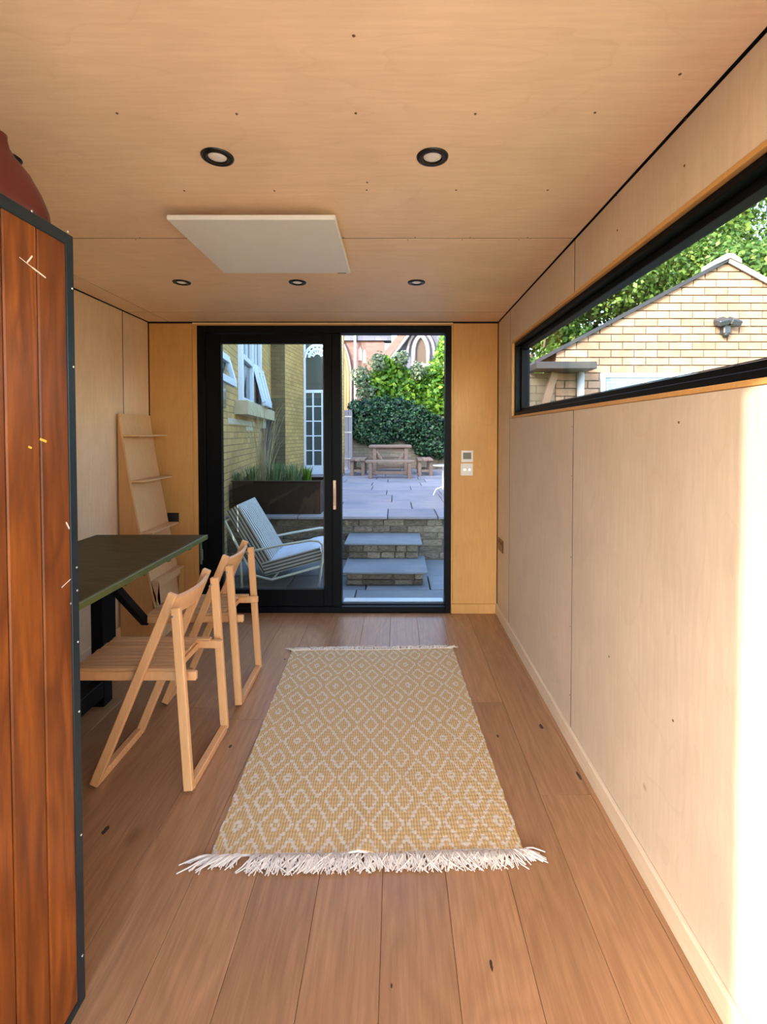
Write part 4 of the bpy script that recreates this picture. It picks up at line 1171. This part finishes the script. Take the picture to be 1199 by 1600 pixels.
# ------------------------------------------------------------------ garden lounge chair in the yard
g = NG('ticking_stripe'); tc = g.n('ShaderNodeUVMap'); sx = g.n('ShaderNodeSeparateXYZ'); g.set(sx.inputs[0], tc.outputs[0])
sp_ = g.math('PINGPONG', g.math('DIVIDE', sx.outputs[0], .0145), 1.0)
ln_ = g.math('GREATER_THAN', sp_, .60)
c = g.mix(g.math('MULTIPLY', ln_, .92), (.55,.56,.54), (.03,.03,.045)); M_tick = (g.bsdf(c, .9), g.m)[1]
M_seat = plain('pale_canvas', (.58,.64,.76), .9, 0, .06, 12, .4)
LY0 = on_z(498, 920, GZ).y; LX1 = on_z(498, 920, GZ).x
lc = thing('lounge_chair', (LX1-.4, LY0+.28, GZ), 'low cream tubular metal lounge chair with black striped cushions in the yard', 'chair')
def LP(px, py, yy):  # point in chair frame
    p_ = on_y(px, py, yy); return Vector((p_.x-(LX1-.4), yy-(LY0+.28), p_.z-GZ))
Wd = .56
for k, yy in enumerate((LY0, LY0+Wd)):
    dyl = yy-(LY0+.28)
    fr0 = [LP(378, 918, LY0), LP(373, 893, LY0), LP(371, 872, LY0)]
    arm = [LP(395, 861, LY0), LP(440, 852, LY0), LP(485, 844.5, LY0), LP(498, 845.5, LY0), LP(504, 851, LY0), LP(505, 862, LY0), LP(502, 890, LY0), LP(498, 919, LY0)]
    back = [LP(352, 815, LY0), LP(372, 855, LY0), LP(385, 880, LY0), LP(400, 900, LY0), LP(425, 906, LY0), LP(500, 885, LY0)]
    for path, nm in ((arm, 'arm_tube'), (back, 'side_tube'), ([LP(376, 862, LY0), LP(378, 919, LY0)], 'leg')):
        pts_ = [Vector((p_.x, dyl, p_.z)) for p_ in path]
        if nm == 'arm_tube': pts_ = [Vector((LP(373, 864, LY0).x, dyl, LP(373, 864, LY0).z))] + pts_
        for p_ in pts_: p_.z = max(p_.z, .011)
        MB().tube(pts_, .011, 10).build(nm, M_lounge_metal, lc, smooth=True)
for pxy in ((352,815),(425,906),(500,886)):
    a = LP(*pxy, LY0); MB().tube([(a.x, -.28, a.z), (a.x, .28, a.z)], .010, 10).build('cross_tube', M_lounge_metal, lc, smooth=True)
def cushion(A, B, thick, wdt, name, side_m, top_m, nrm, pil=.02):
    """padded slab from A to B (xz), width along y"""
    A = Vector((A.x, 0, A.z)); B = Vector((B.x, 0, B.z)); d = (B-A); L = d.length; d.normalize()
    N1, N2 = 16, 16; mb = MB(); uvs = []
    def surf(u, v, s_):
        q_ = (1-abs(2*u-1)**4)*(1-abs(2*v-1)**4)
        tuftd = .012*(abs(sin(u*pi*3))*abs(sin(v*pi*3)))
        p_ = A + d*L*u + nrm*(s_*(thick/2*(.72+.28*q_) + tuftd*q_)); p_.y = (v-.5)*wdt
        return p_
    for s_ in (1, -1):
        b0 = len(mb.v)
        for i in range(N1+1):
            for j in range(N2+1): mb.v.append(tuple(surf(i/N1, j/N2, s_))); uvs.append((j/N2*wdt, i/N1*L))
        for i in range(N1):
            for j in range(N2):
                q_ = (b0+i*(N2+1)+j, b0+i*(N2+1)+j+1, b0+(i+1)*(N2+1)+j+1, b0+(i+1)*(N2+1)+j)
                mb.f.append(q_ if s_ < 0 else q_[::-1])
    nt_ = len(mb.f)
    def side(idx_fn, n_):
        for t_ in range(n_):
            ps = []
            for (tt, s_) in ((t_,1),(t_+1,1),(t_+1,-1),(t_,-1)):
                u, v = idx_fn(tt/n_); ps.append((surf(u, v, s_), tt/n_, s_))
            b0 = len(mb.v)
            for (p_, tt, s_) in ps: mb.v.append(tuple(p_)); uvs.append((s_*thick/2*.72+.003, tt*L))
            mb.f.append((b0, b0+1, b0+2, b0+3))
    side(lambda t_: (t_, 0), 16); side(lambda t_: (t_, 1), 16); nE = len(mb.f); side(lambda t_: (0, t_), 16); side(lambda t_: (1, t_), 16)
    me = mb.mesh(name, None); me.materials.append(side_m); me.materials.append(top_m)
    uvl_ = me.uv_layers.new(name='UVMap')
    for lp_ in me.loops: uvl_.data[lp_.index].uv = uvs[lp_.vertex_index]
    for i_, p_ in enumerate(me.polygons):
        p_.use_smooth = i_ < nt_; p_.material_index = 1 if (i_ < nt_ or i_ >= nE) else 0
    return link(name, me, lc)
nS = Vector((.26, 0, .97)).normalized()
a, b_ = LP(412, 893, LY0), LP(503, 868, LY0)
dS = (b_-a); dS.y = 0; nS = Vector((-dS.z, 0, dS.x)).normalized()
cushion(a+nS*.015, b_+nS*.015, .16, .54, 'seat_cushion', M_tick, M_seat, nS)
a, b_ = LP(410, 897, LY0), LP(352, 800, LY0)
dS = (b_-a); dS.y = 0; nB = Vector((dS.z, 0, -dS.x)).normalized()
cushion(a+nB*.06, b_+nB*.06, .17, .515, 'back_cushion', M_tick, M_tick, nB)

# ------------------------------------------------------------------ buff brick gable seen through the long window
GY = 4.62
ap = on_y(1135, 405, GY); el_ = on_y(850, 556, GY)
sl = (ap.z-el_.z)/(ap.x-el_.x)
gbx0 = el_.x + .12; gbx1 = 2*ap.x - gbx0
gbl = thing('gable_house', (ap.x, GY, 0), 'buff brick outbuilding with a shallow gable right of the room', 'building')
def roofz(x): return ap.z - .036 - abs(x-ap.x)*sl
z_e = roofz(gbx0)
body = MB().prism([(gbx0, -.19), (gbx1, -.19), (gbx1, z_e-.01), (ap.x, roofz(ap.x)-.01), (gbx0, z_e-.01)], GY+.012, GY+.35)
local(body, gbl).build('wall_body', M_mortar_lt, gbl)
def clip_poly(poly, a, b_, c):   # keep a*x+b*z<=c
    out = []
    for i in range(len(poly)):
        p_, q_ = poly[i], poly[(i+1) % len(poly)]
        fp_, fq = a*p_[0]+b_*p_[1]-c, a*q_[0]+b_*q_[1]-c
        if fp_ <= 0: out.append(p_)
        if fp_*fq < 0:
            t_ = fp_/(fp_-fq); out.append((p_[0]+(q_[0]-p_[0])*t_, p_[1]+(q_[1]-p_[1])*t_))
    return out
CH, BL = .075, .225
wbx0, wbx1, wbz1 = on_y(938, 600, GY).x, on_y(1130, 600, GY).x, on_y(950, 583, GY).z
z = wbz1 - CH*7; row = 0
bmesh0 = MB().box((-BL/2+.005, -.006, -CH/2+.005), (BL/2-.005, .012, CH/2-.005), .002).mesh('brick', M_brick_buff)
while z < roofz(ap.x):
    x = gbx0 - (BL/2 if row % 2 else 0) - .03
    while x < gbx1:
        x0_, x1_ = max(x+.005, gbx0), min(x+BL-.005, gbx1)
        if x1_-x0_ > .02:
            segs = [(x0_, x1_)]
            if z+CH/2 < wbz1:   # leave the window clear
                segs = []
                if x0_ < wbx0: segs.append((x0_, min(x1_, wbx0)))
                if x1_ > wbx1: segs.append((max(x0_, wbx1), x1_))
            for s0, s1 in segs:
                if s1-s0 < .02: continue
                z0_, z1_ = z+.005, z+CH-.005
                whole = s1-s0 > BL-.012 and z1_ < roofz(s0) and z1_ < roofz(s1)
                if whole:
                    o = link('brick', bmesh0, gbl); o.location = ((s0+s1)/2-ap.x, rr.uniform(-.0015,.0015), z+CH/2); continue
                pg = [(s0,z0_),(s1,z0_),(s1,z1_),(s0,z1_)]
                cR = ap.z-.036+ap.x*sl; cL = ap.z-.036-ap.x*sl
                pg = clip_poly(pg, sl, 1, cR); pg = clip_poly(pg, -sl, 1, cL) if pg else pg
                if len(pg) >= 3:
                    xs_ = [p_[0] for p_ in pg]; zs_ = [p_[1] for p_ in pg]
                    if max(xs_)-min(xs_) > .012 and max(zs_)-min(zs_) > .006:
                        mb = MB().prism(pg, -.006, .012); mb.v = [(a-ap.x, b2, c2_) for a, b2, c2_ in mb.v]; mb.build('brick', M_brick_buff, gbl)
        x += BL
    z += CH; row += 1
# verges and roof slopes
def roofbar(xa, xb, zo0, zo1, y0_, y1_, name, m):
    za_, zb3 = ap.z - abs(xa-ap.x)*sl, ap.z - abs(xb-ap.x)*sl
    P4 = [(xa, za_+zo0), (xb, zb3+zo0), (xb, zb3+zo1), (xa, za_+zo1)]
    mb_ = MB().prism(P4, y0_, y1_); mb_.v = [(x_, y_, z_-(.16 if y_ > GY+1 else 0)) for x_, y_, z_ in mb_.v]
    local(mb_, gbl).build(name, m, gbl)
roofbar(gbx0-.22, ap.x, -.032, .0, GY-.03, GY+3, 'roof_slope', M_slate)
roofbar(ap.x, gbx1+.22, -.032, .0, GY-.03, GY+3, 'roof_slope', M_slate)
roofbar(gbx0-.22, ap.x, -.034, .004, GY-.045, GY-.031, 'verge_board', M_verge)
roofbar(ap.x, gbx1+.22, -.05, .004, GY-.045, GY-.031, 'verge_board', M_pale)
rdg = MB(); rdg.prism([(ap.x-.11, ap.z-.058), (ap.x, ap.z-.008), (ap.x+.11, ap.z-.058), (ap.x+.11, ap.z-.02), (ap.x+.03, ap.z+.035), (ap.x-.03, ap.z+.035), (ap.x-.11, ap.z-.02)], GY-.06, GY+.2)
local(rdg, gbl).build('ridge_tile', M_pale, gbl)
# eaves gutter, downpipe and lower left wing
e0, e1 = on_y(836, 572, GY-.25), on_y(930, 572, GY-.25)
local(MB().box((e0.x, GY-.30, e0.z-.03), (e1.x, GY-.008, e0.z+.035), .004), gbl).build('eaves_box', M_gutter, gbl)
dp = on_y(909, 600, GY-.08)
local(MB().tube([(dp.x, GY-.06, e0.z-.031), (dp.x, GY-.06, -.185)], .034, 14), gbl).build('downpipe', plain('grey_pvc', (.42,.45,.47), .4), gbl, smooth=True)
d2 = on_y(917, 600, GY-.08)
wg = MB().prism([(0,0),(.02,0),(.34,.30),(.32,.32),(0,.03)], GY-.28, GY-.26)
# boundary return wall left of the outbuilding with its boarded soffit
q0, q1_ = on_y(836, 600, GY-.02), on_y(851, 600, GY-.02)
local(MB().box((q0.x-.05, GY+.02, -.19), (gbx0+.02, GY+3, e0.z-.03)), gbl).build('return_wall', M_lowbrick, gbl)
cwp = MB().bar((q1_.x-.10, GY-.10, e0.z-.62), (q1_.x+.07, GY-.10, e0.z-.04), .07, .05, .004, up=(0,1,0))
local(cwp, gbl).build('soffit_brace', M_soffit, gbl)
# window under the gable
MW = Matrix.Translation((wbx0, GY, wbz1-.9))
ww_ = wbx1-wbx0
mb = MB()
for lo, hi in (((0,-.02,.0),(.045,.0115,.9)), ((ww_-.045,-.02,0),(ww_,.0115,.9)), ((.045,-.02,.855),(ww_-.045,.0115,.9)), ((.045,-.02,0),(ww_-.045,.0115,.05))): mb.box(lo, hi, .003, MW)
gwn = local(mb, gbl).build('window', M_paint, gbl, label='white framed window')
local(MB().box((.0455,-.008,.0505),(ww_-.0455,.008,.8545),0,MW), gbl).build('glass_pane', plain('sky_pane', (.14,.20,.28), .15), gwn)
local(MB().box((.06,-.012,.80),(ww_-.06,-.0085,.812),0,MW).box((.06,-.012,.1),(.072,-.0085,.80),0,MW), gbl).build('glazing_bead', M_alu, gwn)
# twin flood light on the gable
sp_l = on_y(1135, 512, GY-.05)
sl_ = thing('security_light', (sp_l.x, GY-.0062, sp_l.z), 'black twin security lamp high on the brick gable', 'lamp')
M_lampb = plain('lamp_dark', (.03,.035,.04), .4)
MB().box((-.035,-.07,-.06),(.035,0,.035),.008).build('sensor_body', M_lampb, sl_)
for s_ in (-1, 1):
    hd_ = MB().box((-.05,-.05,-.028),(.05,.05,.028),.008, Matrix.Translation((s_*.062,-.07,.052)) @ Matrix.Rotation(s_*.25,4,'Y') @ Matrix.Rotation(.5,4,'X'))
    hd_.build('lamp_head', M_lampb, sl_)
MB().lathe([(0,-.03),(.022,-.026),(.03,-.005),(.03,.01)], 16, Matrix.Translation((0,-.04,-.065))).build('sensor_dome', M_blackplastic, sl_, smooth=True)
MB().box((-.008,-.062,.035),(.008,-.05,.085),.002).build('joint', M_white, sl_)

# ------------------------------------------------------------------ trees behind the gable
def tree(x, y, zc, R, n, seed, lab, m=M_tree, size=.16):
    t = thing('tree', (x, y, -.19), lab, 'tree', 'trees behind the brick gable')
    r = random.Random(seed); bl = []
    for k in range(16):
        a = r.uniform(0, 2*pi); h_ = r.uniform(-.75, .9); q_ = sqrt(max(.1, 1-h_*h_))*R*r.uniform(.35,.8)
        s_ = r.uniform(.32,.5)*R
        bl.append((q_*cos(a), q_*sin(a), zc+.19+h_*R*.95, s_, s_, s_*.75))
    leaves('foliage', m, bl, n, size, seed, t, shell=.55)
    tr = MB().tube([(0,0,0),(.05,0,zc*.5),(0,.05,zc*1.05)], [.17,.13,.06], 10)
    for k in range(5):
        a = r.uniform(0, 2*pi); tr.tube([(0,0,zc*.45+.1*k),(cos(a)*R*.3, sin(a)*R*.3, zc*.8),(cos(a)*R*.6, sin(a)*R*.6, zc*1.1)], [.07,.05,.02], 6)
    tr.build('trunk', M_bark, t)
tree(3.3, 11.6, 3.3, 1.9, 26000, 21, 'bushy tree farthest left in the long window', size=.10)
tree(5.6, 12.0, 4.6, 2.5, 38000, 22, 'tall bushy tree behind the gable ridge', size=.11)
tree(9.3, 12.6, 5.2, 2.9, 36000, 23, 'tall tree at the right edge of the long window', size=.12)
tree(7.6, 10.6, 3.6, 1.8, 22000, 24, 'smaller tree standing in front of the tall ones behind the gable', size=.10)

# ------------------------------------------------------------------ church beyond the garden
YC = 19.5
def C(px, py, y=YC): return on_y(px, py, y)
chh = thing('church', (0, YC, 0), 'pink brick church with gothic arches beyond the garden wall', 'church')
def cp(mb, name, m, **k): return local(mb, chh).build(name, m, chh, **k)
cp(MB().box((-6, YC, .3), (C(600,600).x, YC+.5, C(600,533).z)), 'nave_wall', M_pink)
cp(MB().box((-6, YC-.15, C(600,533).z), (C(612,600).x, YC+.5, C(600,500).z)), 'grey_parapet', M_greystone)
cp(MB().box((C(573,600).x, YC-.35, .3), (C(602,600).x, YC-.001, C(600,538).z)), 'brick_pier', M_pink)
# pointed arch with moulded surround at the left
ax0 = C(520,600).x; hwid = C(546,600).x-ax0; zs = C(520,592).z; zap = C(520,524).z
def arch_pts(cx, hw__, zs_, zap_, n=10):
    P_ = []
    for k in range(n+1):
        t_ = k/n; P_.append((cx+hw__*(1-t_**1.9), zs_+(zap_-zs_)*(1-(1-t_)**1.5) if t_ < 1 else zap_))
    return P_
for off_, rad_, m, nm in ((0, .11, M_tan, 'arch_moulding'), (.2, .10, M_tan, 'arch_moulding'), (.36, .06, M_pale, 'hood_moulding')):
    R_ = arch_pts(ax0, hwid-.15+off_*.6, zs, zap-.3+off_)
    pts_ = [(ax0+hwid-.15+off_*.6, YC-.1, PZ)] + [(x_, YC-.1, z_) for x_, z_ in R_] + [(2*ax0-x_, YC-.1, z_) for x_, z_ in reversed(R_)] + [(2*ax0-(ax0+hwid-.15+off_*.6), YC-.1, PZ)]
    cp(MB().tube(pts_, rad_, 8), nm, m, smooth=True)
R_ = arch_pts(ax0, hwid-.2, zs, zap-.35)
cp(MB().prism([(2*ax0-(ax0+hwid-.2), PZ), (ax0+hwid-.2, PZ)] + R_[:-1] + [(2*ax0-x_, z_) for x_, z_ in reversed(R_)], YC-.06, YC-.001), 'arch_infill', M_pale)
# white downpipe
cp(MB().tube([(C(556,600).x, YC-.2, PZ), (C(556,600).x, YC-.2, C(556,500).z)], .05, 10), 'downpipe', M_white, smooth=True)
for (px, py) in ((563,552),(570,556)):
    P_ = C(px, py); cp(MB().prism([(P_.x-.08,P_.z-.3),(P_.x+.08,P_.z-.3),(P_.x+.08,P_.z+.1),(P_.x,P_.z+.28),(P_.x-.08,P_.z+.1)], YC-.03, YC-.001), 'lancet_window', M_pale)
# stone transept gable with sloping verge and lancet
tg0 = C(598, 565, YC-.6); tg1 = C(658, 490, YC-.6); tsl = (tg1.z-tg0.z)/(tg1.x-tg0.x)
xr = 2*C(668,500,YC-.6).x - tg0.x; xm = (tg0.x+xr)/2; zm = tg0.z + tsl*(xm-tg0.x)
cp(MB().prism([(tg0.x,.3),(xr,.3),(xr,tg0.z),(xm,zm),(tg0.x,tg0.z)], YC-.6, YC+.6), 'transept_wall', M_greystone)
for s_ in (0, 1):
    A_ = Vector((tg0.x-.2 if not s_ else xr+.2, YC-.75, tg0.z-.2*tsl)); B_ = Vector((xm, YC-.75, zm))
    cp(MB().bar(A_, B_, .35, .32, .03, up=(0,0,1)), 'verge_coping', M_pink)
    cp(MB().bar(A_+Vector((.22 if not s_ else -.22,0,-.10)), B_+Vector((0,0,-.22)), .38, .10, .02, up=(0,0,1)), 'verge_moulding', M_pale)
wx_ = C(658,545,YC-.65).x; hw3 = (C(667,545,YC-.6).x-C(649,545,YC-.6).x)/2; zs3 = C(658,552,YC-.6).z; za3 = C(658,529,YC-.6).z; zb3 = C(658,569,YC-.6).z
R_ = arch_pts(wx_, hw3, zs3, za3, 8)
cp(MB().prism([(wx_-hw3, zb3), (wx_+hw3, zb3)] + R_[:-1] + [(2*wx_-x_, z_) for x_, z_ in reversed(R_)], YC-.64, YC-.601), 'window_glass', plain('brown_glass', (.05,.032,.018), .6))
R2 = arch_pts(wx_, hw3+.06, zs3, za3+.08, 8)
cp(MB().tube([(wx_+hw3+.06, YC-.68, zb3)] + [(x_, YC-.68, z_) for x_, z_ in R2] + [(2*wx_-x_, YC-.68, z_) for x_, z_ in reversed(R2)] + [(wx_-hw3-.06, YC-.68, zb3)], .085, 8), 'window_surround', M_pale, smooth=True)
R2 = arch_pts(wx_, hw3+.30, zs3, za3+.30, 8)
cp(MB().tube([(wx_+hw3+.30, YC-.66, zs3-.1)] + [(x_, YC-.66, z_) for x_, z_ in R2] + [(2*wx_-x_, YC-.66, z_) for x_, z_ in reversed(R2)] + [(wx_-hw3-.30, YC-.66, zs3-.1)], .06, 8), 'hood_moulding', M_pale, smooth=True)
cp(MB().box((wx_-hw3-.15, YC-.78, zb3-.12), (wx_+hw3+.15, YC-.601, zb3), .02), 'window_sill', M_pale)
cp(MB().prism([(-6.3, C(600,500).z), (C(612,600).x, C(600,500).z), (C(612,600).x, C(600,500).z+3), (-6.3, C(600,500).z+3)], YC+1.5, YC+1.7), 'nave_roof', M_slate)
